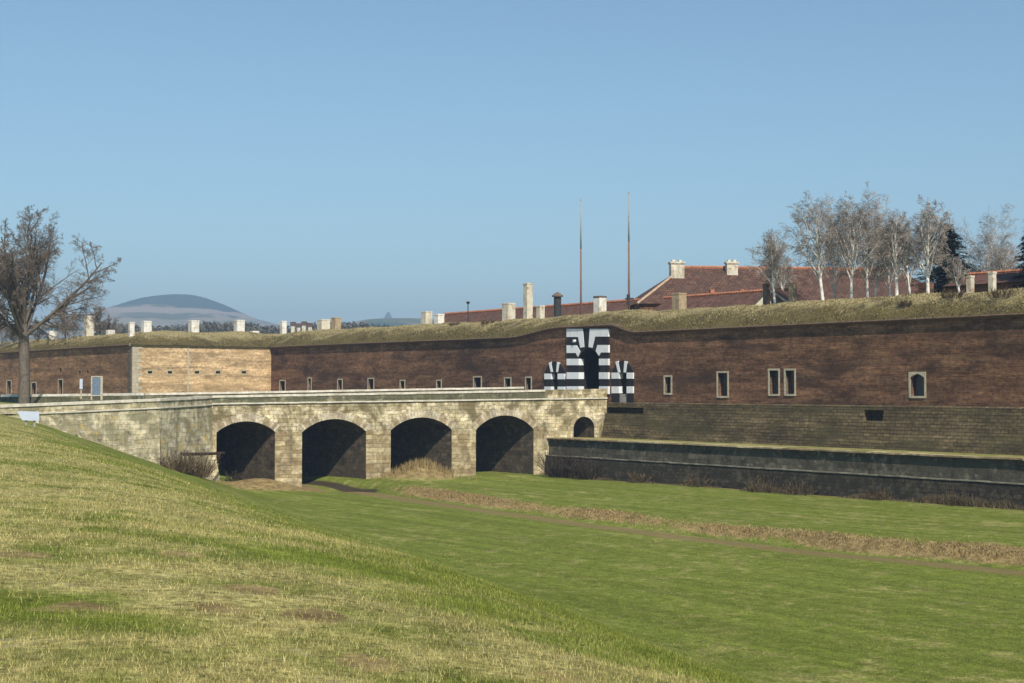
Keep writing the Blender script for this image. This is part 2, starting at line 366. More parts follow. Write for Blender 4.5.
g = G('far_hills', 1.0, 0.0); p = g.world()
sepz = g.node('ShaderNodeSeparateXYZ'); g.link(p, sepz.inputs[0]); z = sepz.outputs[2]
n = g.noise(p, 0.006, 5, 0.6); nb = g.noise(g.map(p, (1, 0.35, 1)), 0.012, 3, 0.5)
zz = g.math('ADD', z, g.math('MULTIPLY', g.math('SUBTRACT', n, 0.5), 26))
field = g.mix(g.ramp(nb, 0.44, 0.56), (0.10, 0.12, 0.05), (0.27, 0.24, 0.15))
forest = g.vary(g.mix(0.0, (0.035, 0.075, 0.04), (0, 0, 0)), g.noise(p, 0.05, 4, 0.7), 0.6, 1.5)
wood = g.math('MAXIMUM', g.ramp(zz, 186, 190), g.ramp(g.noise(g.map(p, (0.6, 0.25, 0)), 0.01, 4, 0.6), 0.54, 0.6))
keep = g.math('MULTIPLY', g.ramp(zz, 166, 170), g.ramp(zz, 181, 184, True))
c = g.mix(wood, field, forest); c = g.mix(g.math('MULTIPLY', keep, 0.9), c, (0.34, 0.29, 0.21))
M['hills'] = g.done(c)
M['wood_far'] = m_plain('distant_wood', (0.10, 0.092, 0.062), 0.6, 1.4, 0.3)

# ------------------------------------------------------------------ terrain
def hnoise(x, y, s, seed=0):
    """cheap smooth value noise, vectorised"""
    x = x / s + seed * 17.3; y = y / s + seed * 9.1
    xi = np.floor(x); yi = np.floor(y); fx = x - xi; fy = y - yi
    fx = fx * fx * (3 - 2 * fx); fy = fy * fy * (3 - 2 * fy)
    def h(a, b):
        v = np.sin(a * 127.1 + b * 311.7) * 43758.5453; return v - np.floor(v)
    return lerp(lerp(h(xi, yi), h(xi + 1, yi), fx), lerp(h(xi, yi + 1), h(xi + 1, yi + 1), fx), fy) - 0.5

BERM_Q = 7.3
def terrain(x, y):
    q = (x - 10.8) * NW[0] + (y - 160) * NW[1]
    a = (x - 10.8) * DW[0] + (y - 160) * DW[1]
    o = x * 0.928 + y * 0.371; t = -x * 0.371 + y * 0.928
    o = o - np.interp(t, [143, 156], [0, 9])
    o = o + 0.35 + 0.9 * sstep(14, 34, t) - 1.1 * sstep(110, 140, t)
    o = o + hnoise(x, y, 9, 3) * 0.55 * sstep(6, 25, t) + hnoise(x, y, 2.7, 31) * 0.16
    # glacis: nearly level shoulder, rounded brow, slope down to the moat floor
    E0, E1 = 1.2, 9.8
    def integ(v):
        u = np.clip((v - E0) / (E1 - E0), 0, 1)
        return (E1 - E0) * (u ** 3 - u ** 4 / 2) + np.maximum(v - E1, 0)
    drop = 0.055 * np.clip(o, -30, 60) + 0.320 * integ(o)
    FL = 8.3; w = 0.7
    dd = FL - drop
    drop = np.where(dd > w, drop, np.where(dd < -w, FL, FL - (dd + w) ** 2 / (4 * w)))
    k = np.clip(drop / FL, -0.3, 1.0) + np.maximum(o - 26, 0) * 0.02
    prof = np.clip(drop / FL, 0, 1)
    wob = hnoise(x, y, 9, 1) * 0.55 + hnoise(x, y, 3.3, 2) * 0.16
    zg = -drop + wob * np.clip(prof * (1 - prof) * 4 + 0.25, 0, 1) * 0.8
    r = np.hypot(x, y)
    zg = zg + (hnoise(x, y, 1.1, 5) * 0.05 + hnoise(x, y, 0.45, 6) * 0.03) * (r < 40)
    # ditch with its far bank, and the higher strip under the wall
    qd = np.interp(a, [-60, -5, 2, 34, 48, 64, 73, 95], [29.6, 30, 30.3, 33.2, 34.4, 33.6, 32.5, 31]) + 0.8 * hnoise(a, q * 0, 11, 4) + 0.4 * hnoise(a, q * 0, 3.1, 8)
    floor_in = sstep(0.6, 0.99, k)
    zfar = np.interp(a, [0, 30, 75], [-7.75, -7.8, -7.5]) + 0.25 * hnoise(x, y, 16, 7)
    bank = sstep(0.9, -1.1, q - qd)
    zf = lerp(zg, zfar, bank * floor_in)
    dit = np.exp(-((q - qd - 1.5) / 0.9) ** 2) * floor_in
    zf = zf - 0.25 * dit
    # mounds at the foot of the bridge
    def bump(u, Y, h, sx):
        b = at(u, 480, Y); return h * np.exp(-((x - b.x) ** 2 + (y - b.y) ** 2) / sx ** 2)
    zf = zf + bump(422, 147.5, 1.5, 2.7) + bump(250, 140, 0.9, 3.0) + bump(276, 141.5, 0.5, 2.5) + bump(505, 151, 0.35, 3.5) - bump(338, 143, 0.7, 3.2)
    zf = np.where(q < BERM_Q - 0.5, -3.85, zf)
    zf = np.where(q < -4.5, 5.5, zf)
    # bastion interior
    fx = (x - S_.x); fy = (y - S_.y)
    qf = fx * NW[0] + fy * NW[1]; ql = fx * 0.602 + fy * -0.798
    ins = (qf < -5) & (ql < -5) & (q >= -4.5)
    zf = np.where(ins, 5.5, zf)
    far = sstep(260, 420, r)
    zf = lerp(zf, 0.0 * x - 2.0, far)
    brown = np.clip(np.exp(-((q - qd + 0.1) / 1.25) ** 2) * floor_in * sstep(-4, 8, a) * (0.78 + 0.8 * hnoise(a, q, 4.5, 21)), 0, 1)
    brown = np.maximum(brown, np.clip(bump(422, 147.5, 1.0, 4.2) + bump(250, 140, 1.0, 4.5) + bump(300, 142, .8, 3.5), 0, 1))
    brown = np.maximum(brown, 0.75 * sstep(BERM_Q + 2.0, BERM_Q + 0.4, q) * (q > BERM_Q - 1))
    for u_, v_, r_ in ((218, 624, .30), (75, 632, .32), (318, 622, .35), (182, 560, .30), (370, 676, .28), (560, 668, .22), (20, 570, .4), (250, 597, .35)):
        Y_ = 1.95 * F / (v_ - 388); X_ = (u_ - 512) / F * Y_
        brown = np.maximum(brown, 0.95 * np.exp(-(((x - X_) / r_) ** 2 + ((y - Y_) / r_ / 1.5) ** 2)) * (1 + 0.9 * hnoise(x, y, 0.25, 51)))
    track = np.clip(np.exp(-((q - qd - 4.2) / 1.5) ** 2) * floor_in, 0, 1)
    ditch_dark = np.exp(-((q - qd - 0.7) / 0.6) ** 2) * floor_in * sstep(3, -1, a) * 1.0  # mask for a narrow darker strip of the ditch by the second arch
    lush = sstep(0.55, 1.02, k + hnoise(x, y, 7, 9) * 0.16) * sstep(-100, -40, -r + 0 * x + 0) * 1.0
    lush = sstep(3.4, 12, o + hnoise(x, y, 5, 9) * 5 + hnoise(x, y, 1.3, 15) * 3.5) * (0.86 + 0.5 * hnoise(x, y, 10, 13))
    for u_, v_, r_ in ((330, 545, 1.5), (400, 548, 1.5), (455, 580, 0.9), (120, 655, 0.5), (40, 640, 0.7)):
        Y_ = 2.0 * F / (v_ - 388); X_ = (u_ - 512) / F * Y_
        lush = np.maximum(lush, 1.15 * np.exp(-(((x - X_) / r_) ** 2 + ((y - Y_) / r_ / 1.3) ** 2)) + 0.25 * hnoise(x, y, 0.7, 17))
    lush = np.where(q < BERM_Q + 0.6, 0.1, lush)
    return zf, brown, track, ditch_dark, lush

def add_attr(me, name, arr):
    a = me.attributes.new(name, 'FLOAT', 'POINT'); a.data.foreach_set('value', np.ascontiguousarray(arr, dtype=np.float32))
def grid_mesh(name, X, Y, Z, wrap=False):
    nr, na = X.shape
    me = bpy.data.meshes.new(name)
    co = np.stack([X, Y, Z], -1).reshape(-1, 3)
    i = np.arange(nr - 1)[:, None] * na; j = np.arange(na if wrap else na - 1)[None, :]; j1 = (j + 1) % na
    f = np.stack([i + j, i + j1, i + na + j1, i + na + j], -1).reshape(-1, 4)
    set_mesh(me, co, f)
    return me
def set_mesh(me, co, f, smooth=True):
    n = f.shape[1]
    me.vertices.add(len(co)); me.vertices.foreach_set('co', np.ascontiguousarray(co, dtype=np.float32).ravel())
    me.loops.add(f.size); me.loops.foreach_set('vertex_index', np.ascontiguousarray(f, dtype=np.int32).ravel())
    me.polygons.add(len(f)); me.polygons.foreach_set('loop_start', np.arange(0, f.size, n, dtype=np.int32))
    me.polygons.foreach_set('use_smooth', np.full(len(f), smooth))
    me.update(calc_edges=True); me.validate()

def build_ground():
    rs = [0.4]
    while rs[-1] < 240: rs.append(rs[-1] + min(max(rs[-1] * 0.012, 0.10), 0.9))
    while rs[-1] < 6000: rs.append(rs[-1] * 1.05)
    r = np.array(rs)
    th = np.concatenate([np.linspace(-28, 28, 400, endpoint=False), np.linspace(28, 332, 110, endpoint=False)])
    T, RR = np.meshgrid(np.radians(th), r)
    X = RR * np.sin(T); Y = RR * np.cos(T)
    z, br, tr, so, lu = terrain(X, Y)
    # winding: make normals face up
    me = grid_mesh('ground', X[:, ::-1], Y[:, ::-1], z[:, ::-1], wrap=True)
    for n, a in (('brown', br), ('track', tr), ('ditch_dark', so), ('lush', lu)): add_attr(me, n, a[:, ::-1].ravel())
    me.materials.append(M['ground'])
    o = bpy.data.objects.new('ground', me); COL.objects.link(o); tag(o, kind='structure')
build_ground()

def tz(x, y): return float(terrain(np.array([float(x)]), np.array([float(y)]))[0][0])

def blades_obj(name, X, Y, Z, H, W, mat, attrs, label, cat, lean=0.5):
    n = len(X); ang = RNG.uniform(0, 2 * math.pi, n); la = RNG.uniform(0, 2 * math.pi, n); ll = RNG.uniform(0.1, lean, n) * H
    dx = np.cos(ang) * W; dy = np.sin(ang) * W
    co = np.empty((n, 3, 3))
    co[:, 0] = np.stack([X - dx, Y - dy, Z - 0.01], -1); co[:, 1] = np.stack([X + dx, Y + dy, Z - 0.01], -1)
    co[:, 2] = np.stack([X + np.cos(la) * ll, Y + np.sin(la) * ll, Z + H], -1)
    me = bpy.data.meshes.new(name); set_mesh(me, co.reshape(-1, 3), np.arange(3 * n).reshape(-1, 3), False)
    for k, a in attrs.items(): add_attr(me, k, np.repeat(a, 3))
    me.materials.append(mat)
    o = bpy.data.objects.new(name, me); COL.objects.link(o)
    return tag(o, label, cat, kind='stuff')

def build_grass():
    n = 680000
    th = np.radians(RNG.uniform(-24, 25, n)); r = np.exp(RNG.uniform(math.log(5.5), math.log(95), n))
    X = r * np.sin(th); Y = r * np.cos(th)
    z, br, tr, so, lu = terrain(X, Y)
    keep = (RNG.uniform(0, 1, n) > np.maximum(tr, br) * 0.85) & (RNG.uniform(0, 1, n) > sstep(35, 95, r) * 0.6)
    patch = hnoise(X, Y, 1.6, 11) + hnoise(X, Y, 5, 12)
    keep &= RNG.uniform(-0.9, 0.5, n) < patch + 0.35
    H = (0.013 + 0.030 * RNG.uniform(0, 1, n) ** 3 + 0.020 * np.clip(patch, 0, 1)) * (1 + r * 0.014) * lerp(1.0, 1.1, lu)
    W = 0.0016 + 0.00022 * r
    k = keep
    blades_obj('meadow_grass', X[k], Y[k], z[k], H[k], W[k], M['blades'], {'lush': lu[k]}, 'short patchy green and straw grass over the slope and moat floor', 'grass', 0.9)
    # dead weeds along the ditch bank
    n = 30000
    a = RNG.uniform(2, 85, n); q = np.interp(a, [-60, -5, 2, 34, 48, 64, 73, 95], [29.6, 30, 30.3, 33.2, 34.4, 33.6, 32.5, 31]) - 0.1 + RNG.normal(0, 0.8, n)
    X = 10.8 + DW[0] * a + NW[0] * q; Y = 160 + DW[1] * a + NW[1] * q
    z, br, *_ = terrain(X, Y); k = br > RNG.uniform(0.2, 0.8, n)
    blades_obj('dead_weeds', X[k], Y[k], z[k], RNG.uniform(0.04, 0.15, k.sum()) * (0.5 + np.clip(hnoise(X[k], Y[k], 2.5, 4) + .5, 0, 1)), np.full(k.sum(), 0.035), M['weeds'], {'lush': z[k] * 0}, 'brown dead weeds on the bank of the moat ditch', 'weeds', 0.9)
    # daisies
    n = 520
    th = np.radians(RNG.uniform(-23, 14, n)); r = np.exp(RNG.uniform(math.log(8), math.log(45), n))
    X = r * np.sin(th); Y = r * np.cos(th); z, br, tr, so, lu = terrain(X, Y)
    me = bpy.data.meshes.new('daisies'); co = []; f = []
    for x, y, zz, l in zip(X, Y, z, lu):
        if l > 0.6: continue
        s = random.uniform(0.014, 0.032); b = len(co)
        for kk in range(6): co.append((x + s * math.cos(kk * 1.047), y + s * math.sin(kk * 1.047), zz + 0.075 + 0.4 * s * math.sin(kk * 1.047 + 3.14)))
        f.append(tuple(range(b, b + 6)))
    me.from_pydata(co, [], f); me.materials.append(M['daisy'])
    o = bpy.data.objects.new('daisies', me); COL.objects.link(o); tag(o, 'tiny white daisies scattered in the slope grass', 'flowers', kind='stuff')
g = G('dead_weed_blades', 0.95, 0.05); c = g.mix(g.island(), (0.16, 0.105, 0.045), (0.44, 0.335, 0.155)); M['weeds'] = g.done(c)
g = G('undergrowth_stems', 0.95, 0.05); c = g.mix(g.island(), (0.045, 0.034, 0.02), (0.19, 0.15, 0.085)); M['under'] = g.done(c)
M['daisy'] = m_plain('daisy_petals', (0.8, 0.8, 0.76))
build_grass()

# ------------------------------------------------------------------ hills beyond
def build_hills():
    th = np.radians(np.linspace(-27, 12, 330)); r = np.concatenate([np.linspace(900, 5000, 150), np.linspace(5050, 5950, 20)])
    T, RR = np.meshgrid(th, r); X = RR * np.sin(T); Y = RR * np.cos(T)
    Z = np.full_like(X, -6.0)
    hx = (178 - 512) / F * 3500; d = np.hypot(X - hx, (Y - 3500) * 0.6)
    apron = 184 * np.exp(-(d / 760) ** 2)
    ex = (X - hx) / 150; dome = 54 * np.exp(-(np.abs(ex) ** 2.9)) * np.exp(-((Y - 3500) / 300) ** 2)
    Z = np.maximum(Z, apron + dome - 8)
    rx = (400 - 512) / F * 2400
    Z = np.maximum(Z, 119 * np.exp(-((X - rx) / 330) ** 2) * np.exp(-((Y - 2400) / 420) ** 2) - 2 + 5 * hnoise(X, Y, 120, 3))
    cx = (388 - 512) / F * 5500
    Z = np.maximum(Z, 300 * np.exp(-(np.abs(X - cx) / 95) ** 1.3) * np.exp(-((Y - 5500) / 220) ** 2))
    Z = np.maximum(Z, (232 + 24 * hnoise(X, Y, 500, 8)) * np.exp(-((Y - 5400) / 330) ** 2) * sstep(-1900, -1300, X) * (1 - sstep(300, 900, X)) * 1.0)
    Z += 4 * hnoise(X, Y, 60, 4) + 2.5 * hnoise(X, Y, 28, 5) * (Z > 180)
    me = grid_mesh('hills', X[:, ::-1], Y[:, ::-1], Z[:, ::-1]); me.materials.append(M['hills'])
    o = bpy.data.objects.new('hills', me); COL.objects.link(o); tag(o, kind='structure')
build_hills()

# ------------------------------------------------------------------ walls
def wall_grid(mb, fr, s0, s1, z0, ztop, holes, qf=lambda z: 0.0, depth=0.7, step=2.0, back=None):
    ss = {s0, s1}; zs = {z0}
    n = max(1, int((s1 - s0) / step)); ss |= {lerp(s0, s1, i / n) for i in range(n + 1)}
    zt = min(ztop(s) for s in ss) - 0.4
    for k in range(1, 5): zs.add(lerp(z0, zt, k / 4))
    for h in holes: ss |= {h[0], h[1]}; zs |= {h[2], h[3]}
    ss = sorted(ss); zs = sorted(zs)
    inh = lambda s, z: any(h[0] < s < h[1] and h[2] < z < h[3] for h in holes)
    for a, b in zip(ss, ss[1:]):
        if b - a < 1e-6: continue
        for c, d in zip(zs, zs[1:]):
            if d - c < 1e-6 or inh((a + b) / 2, (c + d) / 2): continue
            mb.quad(fr.pt(a, c, qf(c)), fr.pt(b, c, qf(c)), fr.pt(b, d, qf(d)), fr.pt(a, d, qf(d)))
        c = zs[-1]; mb.quad(fr.pt(a, c, qf(c)), fr.pt(b, c, qf(c)), fr.pt(b, ztop(b), qf(ztop(b))), fr.pt(a, ztop(a), qf(ztop(a))))
    for h in holes:
        a, b, c, d = h[:4]; dp = h[4] if len(h) > 4 else depth
        qa, qb = qf(c), qf(d); k = min(qa, qb) - dp
        mb.quad(fr.pt(a, c, qa), fr.pt(a, d, qb), fr.pt(a, d, k), fr.pt(a, c, k))
        mb.quad(fr.pt(b, c, qa), fr.pt(b, d, qb), fr.pt(b, d, k), fr.pt(b, c, k))
        mb.quad(fr.pt(a, c, qa), fr.pt(b, c, qa), fr.pt(b, c, k), fr.pt(a, c, k))
        mb.quad(fr.pt(a, d, qb), fr.pt(b, d, qb), fr.pt(b, d, k), fr.pt(a, d, k))

def sweep(mb, fr, stations, prof, closed=True):
    """stations: [(s, z)], prof: [(q, dz)] closed outline"""
    n = len(prof); b = len(mb.v)
    for s, z in stations:
        for q, dz in prof: mb.v.append(tuple(fr.pt(s, z + dz, q)))
    for i in range(len(stations) - 1):
        for k in range(n):
            a = b + i * n + k; c = b + i * n + (k + 1) % n
            mb.f.append((a, c, c + n, a + n))
    mb.f.append(tuple(b + k for k in range(n))); mb.f.append(tuple(b + (len(stations) - 1) * n + k for k in range(n)))

def hole_px(fr, u0, u1, v0, v1):
    s0, z1 = fr.hit(u0, v0); s1, z0 = fr.hit(u1, v1)
    return [min(s0, s1), max(s0, s1), z0, z1]

def window(wall, fr, h, fw=0.22, mull=True, arched=False, glass=True, recess=0.45):
    a, b, c, d = h
    f = MB()
    f.box(fr, a - fw, a, c - fw, d + fw, -0.25, 0.05); f.box(fr, b, b + fw, c - fw, d + fw, -0.25, 0.05)
    f.box(fr, a, b, c - fw, c, -0.35, 0.09)
    if arched:
        n = 8; pts = [(a, d + fw)]
        for i in range(n + 1):
            t = i / n; pts.append((lerp(a, b, t), d - 0.32 + 0.32 * math.sin(math.pi * t)))
        pts.append((b, d + fw)); f.prism(fr, pts, -0.25, 0.05)
    else: f.box(fr, a, b, d, d + fw, -0.25, 0.05)
    w = f.build('window', M['frame'], wall)
    p = MB(); p.box(fr, a, b, c, d, -recess - 0.1, -recess)
    p.build('pane_or_dark_sheet', M['glass'] if glass else M['dark'], w)  # unglazed openings get a near-black sheet for the unlit inside
    if mull:
        k = MB(); m = (a + b) / 2; k.box(fr, m - 0.04, m + 0.04, c, d, -recess, -recess + 0.05)
        for t in (0.33, 0.66): z = lerp(c, d, t); k.box(fr, a, m - 0.04, z - 0.03, z + 0.03, -recess, -recess + 0.05); k.box(fr, m + 0.04, b, z - 0.03, z + 0.03, -recess, -recess + 0.05)
        k.build('window_bars', M['wood'], w)
    return w

# --- main curtain wall
curtain = thing('curtain_wall', MAIN.pt(0, -3.9), 'long dark red brick fortress wall with small windows and the striped gate, grass bank on top', 'wall')
right_w = [(665, 671, 377, 393), (718, 727.5, 373, 396), (769.5, 778.5, 370.5, 394), (785.5, 794.5, 370.5, 394), (910.5, 924.5, 374, 396)]
left_w = [(280, 285, 381, 393), (308.3, 311, 378.5, 393), (338, 342, 380, 393), (368.3, 373.5, 379, 393), (400.5, 404.5, 381, 393), (437, 441, 381, 393), (474, 481, 377.5, 393), (505, 510.5, 378.5, 393), (526, 531, 378, 393)]
H_r = [hole_px(MAIN, *w) for w in right_w]; H_l = [hole_px(MAIN, *w) for w in left_w]
gs = hole_px(MAIN, 571, 605, 341, 395); gs[2] = 0.3
nl = hole_px(MAIN, 547.5, 561.5, 368, 395); nr = hole_px(MAIN, 615, 630, 368, 403)
mb = MB()
wall_grid(mb, MAIN, s_left, s_right, -0.02, cordz, H_r + H_l + [gs + [0.3], nl + [0.3], nr + [0.3]], depth=0.55, step=1.5)
mb.build('brick_face', M['brick'], curtain)
mb = MB(); hb1 = hole_px(MAIN, 610, 646, 406.5, 413); hb2 = hole_px(MAIN, 868, 888, 410, 421)
qb = lambda z: 0.22 + (0 - z) * 0.20
def pit(fr, u0, u1, v0, v1): 
    h = hole_px(fr, u0, u1, v0, v1); return h + [1.2]
wall_grid(mb, MAIN, 0.2, s_right, -4.2, lambda s: -0.02, [pit(MAIN, 607.5, 646, 407, 414), pit(MAIN, 866, 886, 410, 421)], qf=qb, step=2.0)
for h in (pit(MAIN, 607.5, 646, 407, 414), pit(MAIN, 866, 886, 410, 421)):
    k = qb(h[3]) - 1.2; mb.quad(MAIN.pt(h[0], h[2], k), MAIN.pt(h[1], h[2], k), MAIN.pt(h[1], h[3], k), MAIN.pt(h[0], h[3], k))
mb.build('batter', M['batter'], curtain)
mb = MB(); sweep(mb, MAIN, [(lerp(0.2, s_right, i / 60), 0) for i in range(61)], [(0.0, 0.12), (0.25, 0.0), (0.25, -0.10), (0.0, -0.10)])
mb.build('ledge', M['batter'], curtain)
cprof = [(-0.3, -0.05), (0.16, -0.05), (0.16, 0.05), (0.38, 0.09), (0.44, 0.17), (0.38, 0.26), (-0.3, 0.36)]
mb = MB(); nst = 190; sweep(mb, MAIN, [(s, cordz(s)) for s in [lerp(s_left, s_right, i / nst) for i in range(nst + 1)]], cprof)
mb.build('cordon', M['cordon'], curtain)
for i, h in enumerate(H_r): window(curtain, MAIN, h, fw=0.19, mull=(0 < i < 4), arched=(i == 4))
for h in H_l: window(curtain, MAIN, h, fw=0.18, mull=False, glass=False)

# --- bastion (flank and face)
bast = thing('bastion_wall', FLANK.pt(0, -6), 'brick bastion with sunlit pale orange flank, loopholes and stone corner, left of the bridge', 'wall')
fl_s1 = tS
loops = [hole_px(FLANK, u - 2.2, u + 2.2, 371, 373.6) for u in (150, 170, 197, 218, 244)]
mb = MB(); ztf = lambda s: ZC + 0.3
wall_grid(mb, FLANK, 0, fl_s1, -9, ztf, loops, step=2, depth=0.6)
for h in loops: mb.quad(FLANK.pt(h[0], h[2], -0.6), FLANK.pt(h[1], h[2], -0.6), FLANK.pt(h[1], h[3], -0.6), FLANK.pt(h[0], h[3], -0.6))
mb.build('flank_face', M['brick_flank'], bast)
for h in loops:
    mb = MB(); a, b, c, d = h
    for x0, x1, z0, z1 in ((a - .32, b + .32, d, d + .22), (a - .32, b + .32, c - .22, c), (a - .32, a, c, d), (b, b + .32, c, d)): mb.box(FLANK, x0, x1, z0, z1, -.3, .025)
    mb.build('loophole_frame', M['cordon_pale'], bast)
face_w = [(7, 11, 381, 394), (31.5, 36, 383, 394), (58.5, 62.5, 380, 395)]
H_f = [hole_px(FACE, *w) for w in face_w]
small = [hole_px(FACE, 59, 61.2, 368, 373), hole_px(FACE, 78.5, 80.5, 371, 374), hole_px(FACE, 86.5, 88.5, 370, 373.5)]
mb = MB(); wall_grid(mb, FACE, 0, 120, -9, ztf, H_f + small, step=2.5, depth=0.6)
for h in small: mb.quad(FACE.pt(h[0], h[2], -0.6), FACE.pt(h[1], h[2], -0.6), FACE.pt(h[1], h[3], -0.6), FACE.pt(h[0], h[3], -0.6))
mb.build('shoulder_face', M['brick_face'], bast)
for h in H_f: window(bast, FACE, h, fw=0.2, mull=False, glass=False)
mb = MB(); sweep(mb, FLANK, [(-0.4, ZC + 0.3), (fl_s1 - 0.1, ZC + 0.3)], [(-0.3, -0.03), (0.1, -0.03), (0.16, 0.1), (0.16, 0.3), (-0.3, 0.36)]); mb.build('cordon', M['cordon_pale'], bast)
mb = MB(); sweep(mb, FACE, [(0.35, ZC + 0.3), (120, ZC + 0.3)], cprof); mb.build('cordon', M['cordon'], bast)
mb = MB()
z = -6.0; k = 0
while z < ZC + 0.2:
    l = 1.5 if k % 2 else 0.95; hh = min(0.5, ZC + 0.26 - z)
    mb.box(FLANK, 0.0, l, z, z + hh - 0.02, -0.5, 0.05); z += 0.5; k += 1
mb.build('corner_quoins', M['frame'], bast)
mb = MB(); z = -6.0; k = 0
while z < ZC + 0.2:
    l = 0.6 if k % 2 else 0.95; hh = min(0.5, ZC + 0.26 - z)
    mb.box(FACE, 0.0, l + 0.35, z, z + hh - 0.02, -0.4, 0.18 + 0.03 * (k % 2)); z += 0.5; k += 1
mb.build('shade_painted_quoins', M['cap'], bast)  # dark material paints the shadow strip at the bastion corner
sp = FLANK.hit(188, 380)[0]
mb = MB(); mb.box(FLANK, sp - 0.12, sp + 0.12, -3, ZC + 0.25, 0.0, 0.06); mb.build('mortar_seam', M['frame'], bast)

# --- grass bank on top
offs = [(0.40, 0.22), (-0.2, 0.55), (-1.0, 0.95), (-2.2, 1.55), (-3.6, 2.15), (-5.2, 2.65), (-7.0, 2.85), (-9.5, 2.9), (-13, 2.8), (-17, 0.0), (-19.5, -2.4)]
segs = [(FACE.pt(120, 0), FACE.pt(0, 0), FACE, 120, 0), (FLANK.pt(0, 0), FLANK.pt(fl_s1, 0), FLANK, 0, fl_s1), (MAIN.pt(s_left, 0), MAIN.pt(s_right, 0), MAIN, s_left, s_right)]
nF = FACE.n; nL = FLANK.n; nM = MAIN.n
mS = nF + nL; mK = nL + nM
mit = [(nF, mS), (mS, mK), (mK, nM)]
def crest(p):                                   # bank height factor by place: lower at the left end
    return 1.0
BX = []; BN = []
rows = []
for (A, B, fr, sa, sb), (m0, m1) in zip(segs, mit):
    n = int((B - A).length / 0.8)
    for i in range(n + 1):
        t = i / n; s = lerp(sa, sb, t)
        zc = cordz(s) if fr is MAIN else ZC + 0.3
        up_gate = zc - ZC - 0.3 * float(sstep(0, -80, s)) if fr is MAIN else 0.0
        row = []
        for j, (q, dz) in enumerate(offs):
            p = lerp(A + m0 * q, B + m1 * q, t)
            fade = 1 - min(1, max(0, (j - 1) / 4)) if up_gate > 0 else 0
            base = (zc if fr is not MAIN else (ZC + 0.3 * float(sstep(0, -80, s)) + up_gate * max(0.25, 1 - j / 5)))
            hn = float(hnoise(np.array([p.x]), np.array([p.y]), 5.0, 2)[0]) * 0.5 + float(hnoise(np.array([p.x]), np.array([p.y]), 1.7, 3)[0]) * 0.22
            kk = 0 if j < 1 else min(1, j / 3)
            row.append((p.x, p.y, base + dz * (0.92 if fr is not MAIN else 1.0) + hn * kk))
        rows.append(row)
A_ = np.array(rows)
me = grid_mesh('grass_bank', A_[:, ::-1, 0], A_[:, ::-1, 1], A_[:, ::-1, 2])
upv = np.clip(np.array([0, 0.05, 0.15, 0.35, 0.6, 0.85, 1, 1, 1, 1, 1]), 0, 1)
add_attr(me, 'up', np.tile(upv[::-1], len(rows)))
me.materials.append(M['bank']); o = bpy.data.objects.new('grass_bank', me); COL.objects.link(o); tag(o, kind='structure')

def bank_pt(i, j, f, gq):
    i1 = min(i + 1, len(rows) - 1); j1 = j + 1
    a = lerp(A_[i, j], A_[i1, j], f); b = lerp(A_[i, j1], A_[i1, j1], f); return lerp(a, b, gq)
def bank_tufts():
    n = 90000
    fi = RNG.uniform(0, len(rows) - 1.01, n); fj = RNG.uniform(0.0, 7.5, n) ** 1.0
    i = fi.astype(int); j = fj.astype(int); f = (fi - i)[:, None]; gq = (fj - j)[:, None]
    P = lerp(lerp(A_[i, j], A_[i + 1, j], f), lerp(A_[i, j + 1], A_[i + 1, j + 1], f), gq)
    # skip jumps between segments
    ok = np.linalg.norm(A_[i + 1, j] - A_[i, j], axis=1) < 3
    P = P[ok]; fj = fj[ok]
    clump = np.clip(hnoise(P[:, 0], P[:, 1], 2.2, 6) + 0.6, 0.15, 1)
    H = RNG.uniform(0.06, 0.22, len(P)) * clump * np.where(fj < 1, 0.8, 1.0)
    blades_obj('bank_tufts', P[:, 0], P[:, 1], P[:, 2], H, np.full(len(P), 0.06), M['tufts'], {'up': np.interp(fj, range(11), upv)}, 'long straw coloured grass on the bank above the fortress wall', 'grass', 1.0)
bank_tufts()

# ------------------------------------------------------------------ gate
def pxpoly(fr, pts, q=0.0): return [fr.hit(u, v, q) for u, v in pts]
gate = thing('gate_portal', MAIN.pt(MAIN.hit(588, 388)[0], 0.4), 'tall black and white striped stone gateway at the end of the bridge', 'gate')
QF = 0.20
def opening(u0, u1, vs, vc, n=10):
    return [(lerp(u0, u1, i / n), vs - (vs - vc) * math.sin(math.pi * i / n)) for i in range(n + 1)]
op = opening(578.5, 599.5, 358, 347.5)
mb = MB(); out = [(567, 396), (567, 328.6), (608.3, 328.6), (608.3, 396), (599.5, 396)] + op[::-1] + [(578.5, 396)]
mb.prism(MAIN, pxpoly(MAIN, out, QF), -1.3, QF); mb.build('black_surround', M['black'], gate)
whites = [[(566.8, 328.8), (583, 328.8), (584.4, 347), (580.6, 347.8), (578.3, 337), (566.8, 337)],
          [(590, 328.8), (608.5, 328.8), (608.5, 336.6), (595.2, 336.6), (592.6, 347.8), (588.8, 347)],
          [(566.8, 345.3), (577, 345.3), (580.6, 352), (578.2, 357), (576, 353), (566.8, 353)],
          [(597.6, 345), (608.5, 345), (608.5, 352.5), (601, 352.5), (599.2, 356), (596, 351)]]
for v0, v1 in ((358.7, 365.2), (372.3, 379), (386.3, 394)):
    whites.append([(566.8, v0), (579.0, v0), (579.0, v1), (566.8, v1)]); whites.append([(599.2, v0), (608.5, v0), (608.5, v1), (599.2, v1)])
for w in whites:
    mb = MB(); mb.prism(MAIN, pxpoly(MAIN, w, QF), -0.55 if w[0][0] < 580 and w[0][1] > 357 else 0.0, QF + 0.05); mb.build('white_block', M['white'], gate)
g0, gz1 = MAIN.hit(577, 345, 0); g1, gz0 = MAIN.hit(603, 396, 0)
mb = MB()
